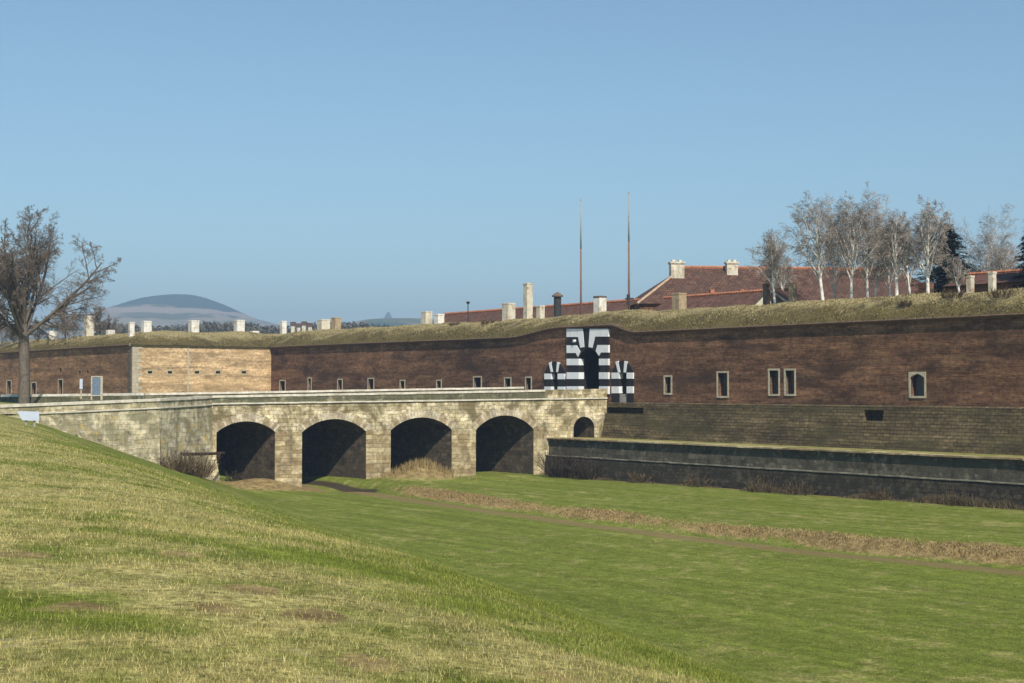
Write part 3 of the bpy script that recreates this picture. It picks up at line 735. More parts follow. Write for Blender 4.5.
mb.quad(MAIN.pt(g0, gz0, -1.3), MAIN.pt(g0, gz1, -1.3), MAIN.pt(g0, gz1, -12), MAIN.pt(g0, gz0, -12))
mb.quad(MAIN.pt(g1, gz0, -1.3), MAIN.pt(g1, gz1, -1.3), MAIN.pt(g1, gz1, -12), MAIN.pt(g1, gz0, -12))
mb.quad(MAIN.pt(g0, gz1, -1.3), MAIN.pt(g1, gz1, -1.3), MAIN.pt(g1, gz1, -12), MAIN.pt(g0, gz1, -12))
mb.quad(MAIN.pt(g0, gz0, -12), MAIN.pt(g1, gz0, -12), MAIN.pt(g1, gz1, -12), MAIN.pt(g0, gz1, -12))
mb.build('passage', M['dark'], gate)
mb = MB(); ks, kz = MAIN.hit(575.2, 341, QF)
mb.tube([MAIN.pt(ks, kz, QF - .05), MAIN.pt(ks, kz, QF + .25)], [0.17, 0.17], 12); mb.build('white_roundel', M['white'], gate)

def niche(label, u0, u1, vtop, vspring, vbot, ou0, ou1, ovt, rows_, wedges, panel=None):
    fr = MAIN; q = 0.12
    t = thing('sentry_niche', fr.pt(fr.hit((u0 + u1) / 2, vbot)[0], fr.hit(u0, vbot)[1]), label, 'niche')
    n = 12
    arc = [(lerp(u0, u1, i / n), vspring - (vspring - vtop) * math.sin(math.pi * i / n) ** 0.8) for i in range(n + 1)]
    out = [(u0, vbot)] + arc + [(u1, vbot), (ou1, vbot), (ou1, ovt), (ou0, ovt), (ou0, vbot)]
    mb = MB(); mb.prism(fr, pxpoly(fr, out, q), -0.5, q); mb.build('black_surround', M['black'], t)
    for v0, v1 in rows_:
        for a, b in ((u0 - 0.15, ou0 + 0.2), (ou1 - 0.2, u1 + 0.15)):
            mb = MB(); mb.prism(fr, pxpoly(fr, [(a, v0), (b, v0), (b, v1), (a, v1)], q), 0.0 if a > u0 else -0.45, q + 0.04); mb.build('white_block', M['white'], t)
    for w in wedges:
        mb = MB(); mb.prism(fr, pxpoly(fr, w, q), 0.0, q + 0.04); mb.build('white_wedge', M['white'], t)
    mb = MB(); mb.prism(fr, pxpoly(fr, [(ou0, ovt), (ou1, ovt), (ou1, vbot), (ou0, vbot)], q), -0.62, -0.5); mb.build('dark_recess', M['dark'], t)
    if panel:
        mb = MB(); mb.prism(fr, pxpoly(fr, panel, 0), -0.4, 0.02); mb.build('grey_panel', M['galv'], t)
niche('smaller black and white striped arched niche left of the gate, half hidden by the parapet', 544.6, 564.6, 361.5, 372, 397, 551, 558, 372.5, [(373.6, 379.2), (386.6, 392)],
      [[(548.8, 362.8), (551.2, 362.0), (553, 372), (551, 372)], [(557.2, 362.0), (559.6, 362.8), (558, 372), (556.4, 372)]])
niche('black and white striped arched niche right of the gate, whole height above the ledge', 611.8, 633, 360.6, 372, 404.2, 619, 627, 373, [(372.6, 378.7), (386.4, 393.2)],
      [[(615.6, 361.8), (618.2, 361.0), (620.5, 372.4), (618.2, 372.4)], [(624.6, 361), (627.4, 361.8), (626, 372.4), (623.7, 372.4)]],
      [(619.2, 394), (626.8, 394), (626.8, 404), (619.2, 404)])

# ------------------------------------------------------------------ bridge
bridge = thing('stone_bridge', BRG.pt(BL / 2, -8.3), 'ochre stone arched bridge across the grassy moat to the gate', 'bridge')
SK = Vector((-0.706, 0.708, 0)); SKL = 12.8
def bz(l): return lerp(0.06, 0.50, l / BL)       # string course height along the bridge
ptop = lambda l: lerp(0.92, 1.62, l / BL)
arches = [(216.5, 275, 432.5, 421.3), (302, 366, 432.3, 419), (390.7, 451.6, 430.3, 417.4), (475.8, 533.4, 430, 415.4)]
def arch_pts(u0, u1, vs, vc, n=18):
    l0, z0 = BRG.hit(u0, vs); l1, _ = BRG.hit(u1, vs); lm, zc = BRG.hit((u0 + u1) / 2, vc)
    h = zc - z0; w = (l1 - l0) / 2; r = (w * w + h * h) / (2 * h); th = math.asin(w / r); cx = (l0 + l1) / 2
    return [(cx + r * math.sin(lerp(-th, th, i / n)), zc - r + r * math.cos(lerp(-th, th, i / n))) for i in range(n + 1)], cx, zc - r, r, th
outline = [(0.0, -10.5)]
info = []
for a in arches:
    pts, cx, cz, r, th = arch_pts(*a); info.append((pts, cx, cz, r, th))
    outline += [(pts[0][0], -10.5)] + pts + [(pts[-1][0], -10.5)]
sp_, scx, scz, sr, sth = arch_pts(573.5, 594.3, 429.5, 416.6)
sb = -4.3
outline += [(sp_[0][0] - 0.6, -10.5), (sp_[0][0] - 0.6, sb), (sp_[0][0], sb)] + sp_ + [(sp_[-1][0], sb), (BL - 0.02, sb)]
top = [(lerp(BL - 0.02, 0, i / 10), bz(lerp(BL - 0.02, 0, i / 10))) for i in range(11)]
outline += top
# faces
n = len(outline)
fp = [BRG.pt(l, z, 0) for l, z in outline]; bp = [p + SK * SKL for p in fp]
mb = MB(); mb.add(fp, [tuple(range(n))]); mb.add(bp, [tuple(range(n - 1, -1, -1))]); mb.build('spandrel_wall', M['bridge'], bridge)
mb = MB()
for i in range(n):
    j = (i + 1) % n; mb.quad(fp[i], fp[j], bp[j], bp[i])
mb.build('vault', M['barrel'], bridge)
for pts, cx, cz, r, th in info + [(sp_, scx, scz, sr, sth)]:
    big = r > 3; nb = 25 if big else 13; tk = 0.78 if big else 0.45
    mb = MB()
    for i in range(nb):
        t0 = lerp(-th, th, i / nb) + 0.002; t1 = lerp(-th, th, (i + 1) / nb) - 0.002; ro = r + tk * random.uniform(0.82, 1.12)
        q = 0.03 + random.uniform(0, 0.03)
        mb.prism(BRG, [(cx + r * math.sin(t0), cz + r * math.cos(t0)), (cx + ro * math.sin(t0), cz + ro * math.cos(t0)), (cx + ro * math.sin(t1), cz + ro * math.cos(t1)), (cx + r * math.sin(t1), cz + r * math.cos(t1))], -0.03, q)
    mb.build('arch_ring', M['voussoir'], bridge)
# pier facing blocks
edges = [(0.0, info[0][0][0][0])] + [(info[i][0][-1][0], info[i + 1][0][0][0]) for i in range(3)] + [(info[3][0][-1][0], info[3][0][-1][0] + 1.3)]
for k, (l0, l1) in enumerate(edges):
    if k == 0: l0 += 0.05
    mb = MB(); z = -10.0; row = 0
    ztop = info[min(k, 3)][0][0][1] - 0.05
    while z < ztop:
        h = random.uniform(0.36, 0.5); x = l0
        while x < l1 - 0.05:
            w = random.uniform(0.6, 1.3)
            if l1 - (x + w) < 0.4: w = l1 - x
            mb.box(BRG, x + 0.012, x + w - 0.012, z + 0.012, min(z + h, ztop + 0.3) - 0.012, -0.05, 0.035 + random.uniform(0, 0.04)); x += w
        z += h; row += 1
    mb.build('pier_facing', M['bridge_block'], bridge)
def along(mb, fr, l0, l1, zf, z0, z1, q0, q1, step=4.5, jitter=0.0, gap=0.0):
    n = max(1, int(round((l1 - l0) / step)))
    for i in range(n):
        a = lerp(l0, l1, i / n) + gap; b = lerp(l0, l1, (i + 1) / n) - gap; j = random.uniform(-jitter, jitter)
        p = [fr.pt(s, zf(s) + z + j, q) for z in (z0, z1) for q in (q0, q1) for s in (a, b)]
        mb.add(p, [(0, 1, 3, 2), (4, 6, 7, 5), (0, 4, 5, 1), (2, 3, 7, 6), (0, 2, 6, 4), (1, 5, 7, 3)])
mb = MB(); along(mb, BRG, 0.0, BL - 0.03, bz, 0.0, 0.15, -0.6, 0.16, 1.8, 0.012, 0.006); mb.build('string_course', M['coping'], bridge)
pz = lambda l: ptop(l) - 0.2
lp1 = BRG.hit(545, 392)[0]
mb = MB()
for i in range(14):
    a = lerp(0, lp1, i / 14); b = lerp(0, lp1, (i + 1) / 14)
    mb.add([BRG.pt(s, z, q) for z, q in ((0, -0.5), (0, 0.03)) for s in (a, b)] , [])
    p = [BRG.pt(a, bz(a) + .15, -.5), BRG.pt(b, bz(b) + .15, -.5), BRG.pt(a, bz(a) + .15, .02), BRG.pt(b, bz(b) + .15, .02), BRG.pt(a, pz(a), -.5), BRG.pt(b, pz(b), -.5), BRG.pt(a, pz(a), .02), BRG.pt(b, pz(b), .02)]
    mb.v = mb.v[:-4]; mb.add(p, [(0, 1, 3, 2), (4, 6, 7, 5), (2, 3, 7, 6), (0, 4, 5, 1)] + ([(0, 2, 6, 4)] if i == 0 else []))
mb.build('parapet', M['parapet'], bridge)
mb = MB(); a, b = lp1, BL - 0.03
p = [BRG.pt(a, bz(a) + .15, -.6), BRG.pt(b, bz(b) + .15, -.6), BRG.pt(a, bz(a) + .15, .06), BRG.pt(b, bz(b) + .15, .06), BRG.pt(a, pz(a) + .2, -.6), BRG.pt(b, pz(b) + .2, -.6), BRG.pt(a, pz(a) + .2, .06), BRG.pt(b, pz(b) + .2, .06)]
mb.add(p, [(0, 1, 3, 2), (4, 6, 7, 5), (2, 3, 7, 6), (0, 4, 5, 1), (0, 2, 6, 4), (1, 5, 7, 3)])
mb.build('end_parapet', M['bridge'], bridge)
mb = MB(); along(mb, BRG, 0.0, lp1 - 0.01, pz, 0.0, 0.22, -0.6, 0.10, 2.2, 0.012, 0.006); mb.build('coping', M['coping'], bridge)
# far parapet
BK = Frame((BRG.o + SK * SKL)[:2], eb[:2], (eb.y, -eb.x))
mb = MB(); along(mb, BK, 0, BL - 0.5, lambda l: ptop(l), -1.0, 0.02, 0.0, 0.5, 3.0); mb.build('far_parapet', M['parapet'], bridge)
mb = MB(); along(mb, BK, 0, BL - 0.5, lambda l: ptop(l), 0.02, 0.24, -0.06, 0.6, 2.2, 0.012, 0.006); mb.build('far_coping', M['coping'], bridge)
# pale stub at the first pier and small bases
mb = MB(); l0, _ = BRG.hit(206, 470); l1, _ = BRG.hit(221, 470)
p0 = [(l0, -10), (l1 + 0.3, -10), (l1 - 0.6, -5.2), (l0 + 0.05, -5.0)]
mb.prism(BRG, p0, -0.5, 0.5); mb.build('buttress', M['bridge'], bridge)

# parapet on the far side of the approach road
f0 = BK.pt(0, 0); f1 = at(-40, 397, 163); AF = Frame((f1.x, f1.y), ((f0 - f1).x, (f0 - f1).y), (-(f1 - f0).y * -1, (f0 - f1).x * -1)); LA = (Vector((f0.x, f0.y, 0)) - Vector((f1.x, f1.y, 0))).length
apz = lambda l: lerp(0.62, 0.92, l / LA)
ap = thing('approach_parapet', AF.pt(LA / 2, 0), 'low dark parapet with white coping behind the big bare tree', 'parapet')
mb = MB(); along(mb, AF, 0, LA - .05, apz, -1.4, 0.0, -.5, 0, 3); mb.build('parapet_body', M['parapet'], ap)
mb = MB(); along(mb, AF, 0, LA - .05, apz, 0.0, 0.26, -.55, .06, 2.2, .01, .005); mb.build('coping', M['plaster_w'], ap)
# abutment wing wall
SEG1 = Frame(Ab[:2], (Bb - Ab).normalized()[:2], ((Bb - Ab).normalized().y, -(Bb - Ab).normalized().x)); L1 = (Bb - Ab).length
SEG2 = Frame(Bb[:2], (Cb - Bb).normalized()[:2], ((Cb - Bb).normalized().y, -(Cb - Bb).normalized().x)); L2 = (Cb - Bb).length
abut = thing('abutment_wall', SEG1.pt(L1 * .6, -4), 'mossy pale stone wing wall carrying the road up to the bridge, beside the grass slope', 'wall')
za = lambda l: lerp(0.15, 0.74, l / L1); zb = lambda l: lerp(0.74, 0.92, l / L2)
l38 = SEG1.hit(38, 412)[0]
mb = MB(); n = 12
for fr, L, zf in ((SEG1, L1, za), (SEG2, L2, zb)):
    for i in range(n):
        a = L * i / n; b = L * (i + 1) / n
        mb.quad(fr.pt(a, -9.5, 0.35), fr.pt(b, -9.5, 0.35), fr.pt(b, zf(b) - 0.92, 0), fr.pt(a, zf(a) - 0.92, 0))
mb.build('wall_face', M['abut'], abut)
mb = MB()
for fr, L, zf, l0 in ((SEG1, L1, za, l38), (SEG2, L2, zb, 0.0)): along(mb, fr, l0, L, zf, -0.92, -0.80, -0.5, 0.12, 1.9, 0.01, 0.006)
mb.build('string_course', M['coping'], abut)
mb = MB()
for fr, L, zf in ((SEG1, L1, za), (SEG2, L2, zb)): along(mb, fr, 0, L, zf, -0.80, -0.24, -0.5, 0.0, 3.0)
mb.build('parapet', M['abut'], abut)
mb = MB()
for fr, L, zf in ((SEG1, L1, za), (SEG2, L2, zb)): along(mb, fr, 0, L, zf, -0.24, 0.0, -0.6, 0.10, 2.4, 0.01, 0.006)
mb.build('coping', M['coping'], abut)
mb = MB(); mb.box(SEG1, l38 - 0.3, l38, -2.6, za(l38) - 0.80, -0.3, 0.16); mb.build('end_post', M['coping'], abut)

# road deck
mb = MB()
N_ = 16
for i in range(N_):
    a = (BL - .1) * i / N_; b = (BL - .1) * (i + 1) / N_
    mb.quad(BRG.pt(a, bz(a) + .05, -.45), BRG.pt(b, bz(b) + .05, -.45), BRG.pt(b, bz(b) + .05, -.45) + SK * 12.1, BRG.pt(a, bz(a) + .05, -.45) + SK * 12.1)
a1 = SEG1.pt(0, -.55, -.45); b1 = SEG1.pt(L1, -.05, -.45); c1 = BRG.pt(0, bz(0) + .05, -.45)
off = Vector((-14, 3, 0))
mb.quad(a1, b1, b1 + off, a1 + off); mb.quad(b1, c1, c1 + SK * 12.1, b1 + off)
o = mb.build('road', M['road']); tag(o, kind='structure')

# berm revetment
rev = thing('retaining_wall', MAIN.pt(20, -7.55, BERM_Q), 'low dark grey stone retaining wall along the moat below the fortress wall', 'wall')
r0 = MAIN.hit(540, 455, BERM_Q)[0] + 0.2
zt = -3.72
mb = MB(); 
ns = 60
for i in range(ns):
    a = lerp(r0, s_right, i / ns); b = lerp(r0, s_right, (i + 1) / ns)
    mb.quad(MAIN.pt(a, -5.75, BERM_Q + .12), MAIN.pt(b, -5.75, BERM_Q + .12), MAIN.pt(b, zt - .14, BERM_Q), MAIN.pt(a, zt - .14, BERM_Q))
mb.build('upper_face', M['berm'], rev)
mb = MB(); sweep(mb, MAIN, [(lerp(r0, s_right, i / ns), 0.05 * math.sin(i * 1.7) + random.uniform(-.05, .05)) for i in range(ns + 1)], [(BERM_Q - .2, -8.8), (BERM_Q + .75, -8.8), (BERM_Q + .42, -5.72), (BERM_Q - .2, -5.62)])
mb.build('lower_plinth', M['berm_low'], rev)
mb = MB(); along(mb, MAIN, r0, s_right, lambda s: zt, -0.14, 0.0, BERM_Q - .9, BERM_Q + .34, 1.9, 0.02, 0.01); mb.build('coping', M['bridge_block'], rev)
mb = MB(); along(mb, MAIN, r0, s_right, lambda s: -5.72, 0.0, 0.10, BERM_Q + .05, BERM_Q + .50, 1.5, 0.02, 0.02); mb.build('ledge', M['berm_ledge'], rev)

# ------------------------------------------------------------------ chimneys, poles
def chim(label, u0, u1, v0, v1, q, mat, name='chimney_stack', cap=True, fr=MAIN, cat='chimney', group=None, cap_mat=None):
    s0, z1 = fr.hit(u0, v0, q); s1, z0 = fr.hit(u1, v1, q)
    if s1 < s0: s0, s1 = s1, s0
    # the block is square to the wall; its two visible faces share the width
    c = fr.pt((s0 + s1) / 2, z0, q)
    wpx = abs(u1 - u0) * c.y / F
    w = max(0.35, wpx / 1.28)
    d = (c - EYE)
    zt = EYE.z + (388 - v0) * c.y / F; zb = EYE.z + (388 - v1) * c.y / F - 1.2
    t = thing(name, (c.x, c.y, zb), label, cat, group)
    f2 = Frame((c.x, c.y), fr.d[:2], fr.n[:2])
    h = w / 2; ch = min(0.22, (zt - zb) * 0.12)
    mb = MB(); mb.box(f2, -h, h, zb, zt - (ch if cap else 0), -h, h); mb.build('shaft', M[mat], t, bevel=0.03)
    if cap:
        mb = MB(); mb.box(f2, -h - .03, h + .03, zt - ch, zt, -h - .03, h + .03); mb.build('cap', M[cap_mat or mat], t, bevel=0.02)
    return t
# left: stand on the bastion and the far end of the curtain
LQ = -9.0
chs = [('tan chimney block on the bank just right of the bare tree trunk', 84, 94, 316, 335, -7, 'plaster', FACE),
       ('very low pale block beside the trunk of the bare tree', 47, 57, 331, 337, -7, 'plaster_w', FACE),
       ('low flat pale block, leftmost past the bare tree crown', 106, 115, 330, 336, -8, 'plaster_w', FACE),
       ('slim white chimney block left of a broader white one', 128.5, 134.5, 322, 335, -9, 'plaster_w', FLANK),
       ('broad white chimney block directly below the domed hill', 141, 151.5, 321, 336, -9, 'plaster_w', FLANK),
       ('white chimney block below the right slope of the domed hill', 188.5, 199, 320.5, 335, -9, 'plaster_w', FLANK),
       ('white chimney block with a low flat block at its right', 234, 244.5, 320, 335, -9, 'plaster_w', FLANK),
       ('low flat pale block between two white chimneys', 250, 259, 331, 336, -9, 'plaster_w', FLANK),
       ('narrow white chimney with stepped top, above the corner of the orange flank', 280, 286.5, 321, 335, -8, 'plaster_w', MAIN),
       ('squat cream chimney block touching a greyer block', 317.5, 330, 319.5, 333, -8, 'plaster', MAIN),
       ('greyish tan chimney block at the right of a squat cream one', 331.5, 341, 317.5, 333, -9.5, 'plaster_t', MAIN),
       ('cream chimney block at the left end of the low red roof', 421.5, 432, 311.5, 328, -8, 'plaster', MAIN),
       ('pale narrow chimney block second at the left end of the red roof', 434.5, 444, 314, 328, -7, 'plaster_w', MAIN),
       ('cream chimney with dark left face beside the tallest pillar', 502.5, 515, 303, 327, -7.5, 'plaster', MAIN),
       ('tallest slender cream chimney pillar above the wall', 523.5, 532.5, 283, 327, -6.5, 'plaster', MAIN),
       ('short white chimney behind the tallest pillar', 536.5, 544.5, 305.5, 322, -8.5, 'plaster', MAIN),
       ('white chimney with dark flat cap between the two tall masts', 594, 606, 296, 313, -8, 'plaster_w', MAIN),
       ('brown brick chimney in front of the hipped roof corner', 672.5, 686, 293, 311, -10, 'plaster_t', MAIN),
       ('grey tan pillar at the left of the birch trunks', 789, 796.5, 283, 305, -9, 'plaster_t', MAIN),
       ('dark narrow chimney left of the birches with a white board behind', 763, 770, 283.5, 307, -9, 'cap', MAIN)]
for lab, u0, u1, v0, v1, q, m, fr in chs:
    chim(lab, u0, u1, v0, v1, q, m, fr=fr, cap=(v1 - v0) > 8, cap_mat=('cap' if 'dark flat cap' in lab else None), group='chimney blocks on the ramparts')
def pillar(label, u0, u1, v0, v1, q): chim(label, u0, u1, v0, v1, q, 'plaster', name='gate_pillar', cat='pillar', group='pale pillars by the conifer')
pillar('pale square pillar just right of the conifer', 966.5, 974, 275.5, 296, -9)
pillar('pale square pillar standing further right along the low red wall', 988.5, 996, 271.5, 294, -11)

# dark ventilator
s, z0 = MAIN.hit(557.5, 318, -8); b = MAIN.pt(s, z0 - 1.2, -8)
t = thing('metal_flue', b, 'dark metal flue with wide conical cap beside the tallest pillar', 'flue')
zt = EYE.z + (388 - 293.5) * b.y / F
mb = MB(); mb.tube([b, Vector((b.x, b.y, zt - .4))], [0.47, 0.47], 14); mb.build('pipe', M['iron'], t, smooth=False)
mb = MB(); mb.tube([Vector((b.x, b.y, zt - .4)), Vector((b.x, b.y, zt - .25)), Vector((b.x, b.y, zt + .2))], [0.72, 0.72, 0.12], 14); mb.build('cap', M['cap'], t)
# masts
for u, v0, v1, q, lab in ((581, 200, 320, -9, 'left, slightly shorter of two tall thin masts above the gate'), (629, 193, 312, -9, 'right, taller of two thin masts, with a small bracket near its foot')):
    s, z0 = MAIN.hit(u, v1, q); b = MAIN.pt(s, z0 - 1, q); zt = EYE.z + (388 - v0) * b.y / F
    t = thing('flag_mast', b, lab, 'mast', 'masts above the gate')
    zm = lerp(b.z, zt, 0.62)
    mb = MB(); mb.tube([b, Vector((b.x, b.y, zm))], [0.15, 0.12], 8); mb.build('lower_pole', M['rust'], t, smooth=True)
    mb = MB(); mb.tube([Vector((b.x, b.y, zm)), Vector((b.x, b.y, zt))], [0.105, 0.06], 8); mb.build('upper_pole', M['galv'], t, smooth=True)
    mb = MB(); mb.tube([Vector((b.x, b.y, zt)), Vector((b.x, b.y, zt + .08)), Vector((b.x, b.y, zt + .2))], [0.05, 0.12, 0.04], 8); mb.build('finial', M['galv'], t)
    if u > 600:
        mb = MB(); zz = b.z + 2.6; mb.tube([Vector((b.x - .45, b.y, zz)), Vector((b.x + .6, b.y, zz))], [0.1, 0.1], 6); mb.tube([Vector((b.x - .1, b.y - .1, zz - .7)), Vector((b.x - .1, b.y - .1, zz + .5))], [0.2, 0.2], 6); mb.build('bracket', M['iron'], t)
# lamp
s, z0 = MAIN.hit(468, 317, -13); b = MAIN.pt(s, z0 - 1, -13); zt = EYE.z + (388 - 302) * b.y / F
t = thing('lamp_post', b, 'small dark lamp post standing up over the low red roof', 'lamp')
mb = MB(); mb.tube([b, Vector((b.x, b.y, zt - .3))], [0.09, 0.07], 8); mb.build('post', M['iron'], t)
mb = MB(); mb.tube([Vector((b.x, b.y, zt - .3)), Vector((b.x, b.y, zt))], [0.14, 0.3], 8); mb.tube([Vector((b.x, b.y, zt)), Vector((b.x, b.y, zt + .12))], [0.32, 0.05], 8); mb.build('lantern', M['iron'], t)

# ------------------------------------------------------------------ buildings behind the bank
def gable(root, fr, s0, s1, q0, q1, zb, ze, zr, wall_m, roof_m, ridge_m, hip0=0.0, hip1=0.0):
    """q0 front (towards the moat), q1 back"""
    mb = MB(); qm = (q0 + q1) / 2
    for a, b, c, d in ((s0, q0, s1, q0), (s0, q1, s1, q1), (s0, q0, s0, q1), (s1, q0, s1, q1)):
        mb.quad(fr.pt(a, zb, b), fr.pt(c, zb, d), fr.pt(c, ze, d), fr.pt(a, ze, b))
    if hip0 == 0: mb.add([fr.pt(s0, ze, q0), fr.pt(s0, ze, q1), fr.pt(s0, zr, qm)], [(0, 1, 2)])
    if hip1 == 0: mb.add([fr.pt(s1, ze, q0), fr.pt(s1, ze, q1), fr.pt(s1, zr, qm)], [(0, 1, 2)])
    mb.build('wall', wall_m, root)
    o = 0.45; k = o * (zr - ze) / (abs(q0 - q1) / 2); zo = ze - k
    e = [fr.pt(s0 - o, zo, q0 + o), fr.pt(s1 + o, zo, q0 + o), fr.pt(s1 + o, zo, q1 - o), fr.pt(s0 - o, zo, q1 - o)]
    r0 = fr.pt(s0 + hip0 - (o if hip0 == 0 else 0), zr + .05, qm); r1 = fr.pt(s1 - hip1 + (o if hip1 == 0 else 0), zr + .05, qm)
    mb = MB(); mb.add(e + [r0, r1], [(0, 1, 5, 4), (2, 3, 4, 5)] + ([(3, 0, 4)] if hip0 else []) + ([(1, 2, 5)] if hip1 else []) + [(0, 3, 2, 1)])
    rf = mb.build('roof', roof_m, root)
    mb = MB(); n = max(3, int((r1 - r0).length / 0.45))
    for i in range(n):
        a = lerp(r0, r1, i / n); b = lerp(r0, r1, (i + 0.96) / n); mb.tube([a, b], [0.24, 0.29], 6)
    mb.build('ridge_tiles', ridge_m, rf)
    return rf, (e, r0, r1)
# hipped barrack
hp = at(640, 300, 182); HO = (at(640, 300, 182).x, 182.0)
HF = Frame(HO, (0.994, 0.11), (0.11, -0.994))
hs1 = HF.hit(955, 300, 0)[0]
zr = EYE.z + (388 - 267.5) * 189 / F; ze = EYE.z + (388 - 301) * 182 / F
house = thing('hipped_barrack', HF.pt(hs1 / 2, 5.5, -6), 'long barrack with brown hipped tile roof and pale chimneys behind the bank', 'building')
rf, (e, r0, r1) = gable(house, HF, 0, hs1, 0, -13, 5.5, ze, zr, M['brick'], M['roof'], M['ridge'], hip0=7.2, hip1=5.0)
mb = MB(); a = e[0]; n = 22
for i in range(n): mb.tube([lerp(a, r0, i / n), lerp(a, r0, (i + .95) / n)], [0.17, 0.2], 6)
mb.build('hip_tiles', M['ridge_pale'], rf)
def roof_chim(root, fr, u0, u1, v0, v1, q, mat):
    s0, z1 = fr.hit(u0, v0, q); s1, z0 = fr.hit(u1, v1, q); w = abs(s1 - s0); mb = MB()
    mb.box(fr, s0, s1, z0 - 1.0, z1 - .25, q - w * .35, q + w * .35); c = mb.build('chimney', M[mat], root, bevel=.03)
    mb = MB(); mb.box(fr, s0 - .12, s1 + .12, z1 - .25, z1, q - w * .35 - .12, q + w * .35 + .12)
    n_pots = 2
    for i in range(n_pots): mb.box(fr, lerp(s0, s1, .25 + .5 * i) - .2, lerp(s0, s1, .25 + .5 * i) + .2, z1, z1 + .3, q - .2, q + .2)
    mb.build('chimney_cap', M[mat], root)
roof_chim(house, HF, 670, 683.5, 262, 284, -5.0, 'plaster'); roof_chim(house, HF, 726, 737, 262, 276, -5.6, 'plaster')
for u in (712, 742):
    s0, z0 = HF.hit(u - 2, 296, -1.5); s1, z1 = HF.hit(u + 2, 289.5, -1.5); mb = MB(); mb.box(HF, s0, s1, z0 - .5, z1, -3, -1.2); mb.build('roof_hatch', M['ridge'], house)
# long casemate roof along the rampart
cs0 = MAIN.hit(446, 315, -21)[0]; cs1 = MAIN.hit(764, 293, -21)[0]
zr2 = EYE.z + (388 - 299) * MAIN.pt(MAIN.hit(660, 299, -21)[0], 0, -21).y / F
case = thing('casemate_building', MAIN.pt((cs0 + cs1) / 2, 5.5, -21), 'very long low building with red tiled roof and orange ridge behind the bank', 'building')
gable(case, MAIN, cs0, cs1, -16.5, -25.5, 5.0, zr2 - 3.2, zr2, M['plaster'], M['roof_red'], M['ridge'])
# low building at the far right
rs0 = MAIN.hit(972, 280, -22)[0]; rs1 = MAIN.hit(1090, 280, -22)[0]
zr3 = EYE.z + (388 - 273) * MAIN.pt(MAIN.hit(1000, 273, -22)[0], 0, -22).y / F
low = thing('low_outbuilding', MAIN.pt((rs0 + rs1) / 2, 5.5, -22), 'low outbuilding with red roof behind pale pillars, right of the conifer', 'building')
gable(low, MAIN, rs0, rs1, -18, -26, 5.0, zr3 - 1.2, zr3, M['brick'], M['roof_red'], M['ridge'])
mb = MB(); mb.box(MAIN, rs0 - 1.6, rs0 - .3, 5.0, zr3 - 1.0, -16, -15.2); mb.build('side_wall', M['brick'], low)
# shed with a white bargeboard
sh = MAIN.hit(771, 300, -11)[0]; sh1 = MAIN.hit(786, 300, -11)[0]
zz0 = EYE.z + (388 - 303) * MAIN.pt(sh, 0, -11).y / F; zz1 = EYE.z + (388 - 290) * MAIN.pt(sh, 0, -11).y / F
shed = thing('lean_to_shed', MAIN.pt(sh, zz0 - 1, -11), 'dark lean-to shed with a slanting white bargeboard beside the birches', 'shed')
mb = MB(); mb.prism(MAIN, [(sh, zz0 - 1), (sh1, zz0 - 1), (sh1, zz0), (sh, zz1)], -14, -11); mb.build('wall', M['cap'], shed)
mb = MB(); mb.prism(MAIN, [(sh - .1, zz1 - .05), (sh1 + .2, zz0 - .1), (sh1 + .2, zz0 + .16), (sh - .1, zz1 + .24)], -11.15, -10.9); mb.build('bargeboard', M['plaster_w'], shed)
mb = MB(); mb.prism(MAIN, [(sh - .2, zz1 + .25), (sh1 + .3, zz0 + .16), (sh1 + .3, zz0 + .24), (sh - .2, zz1 + .33)], -14.2, -10.85); mb.build('roof', M['roof'], shed)

# ------------------------------------------------------------------ signs near the tree
def post_sign(name, label, u0, u1, v0, v1, vb, Y, mat, frame_m, cat):
    p0 = at(u0, v0, Y); p1 = at(u1, v1, Y); gz = at(u0, vb, Y).z
    t = thing(name, ((p0.x + p1.x) / 2, Y, gz), label, cat)
    fr = Frame(((p0.x + p1.x) / 2, Y), (1, 0.12), (0.12, -1)); h = (p1.x - p0.x) / 2
    mb = MB(); mb.box(fr, -h, h, p1.z, p0.z, 0, .06); mb.build('board', M[mat], t)
    mb = MB()
    if h > 0.4:
        mb.box(fr, h, h + .22, gz, p0.z + .1, -.06, .1); mb.box(fr, -h - .12, -h, gz, p0.z + .1, -.06, .1); mb.box(fr, -h, h, p0.z, p0.z + .1, -.06, .1)
    else: mb.box(fr, -.07, .07, gz, p0.z + .02, -.12, -.01)
    mb.build('frame' if h > .4 else 'post', M[frame_m], t)
post_sign('notice_board', 'blue grey notice board in a tan frame behind the parapet', 92.5, 100.5, 377, 395, 400, 150, 'sign_blue', 'frame', 'board')
post_sign('signpost', 'thin pale post with a small narrow white sign, left of the notice board', 79.8, 82.6, 379, 389, 399, 150, 'sign_white', 'frame', 'sign')
b = at(28, 420.5, 97); t = thing('white_panel', b, 'bluish white low panel on the grass at the end of the wing wall', 'panel')
fr = Frame((b.x, 97), (0.95, 0.3), (0.3, -0.95)); z1 = at(28, 411, 97).z; h = (at(38.3, 415, 97).x - at(17, 415, 97).x) / 2
mb = MB(); mb.prism(fr, [(-h + .35, b.z + .02), (h, b.z - .02), (h, z1 - .05), (-h, z1)], 0, .12); mb.build('slab', M['sign_white'], t)
mb = MB()
for x in (-h + .6, h - .3): mb.box(fr, x - .06, x + .06, b.z - .7, z1 - .1, -.12, -.02)
mb.build('leg', M['galv'], t)

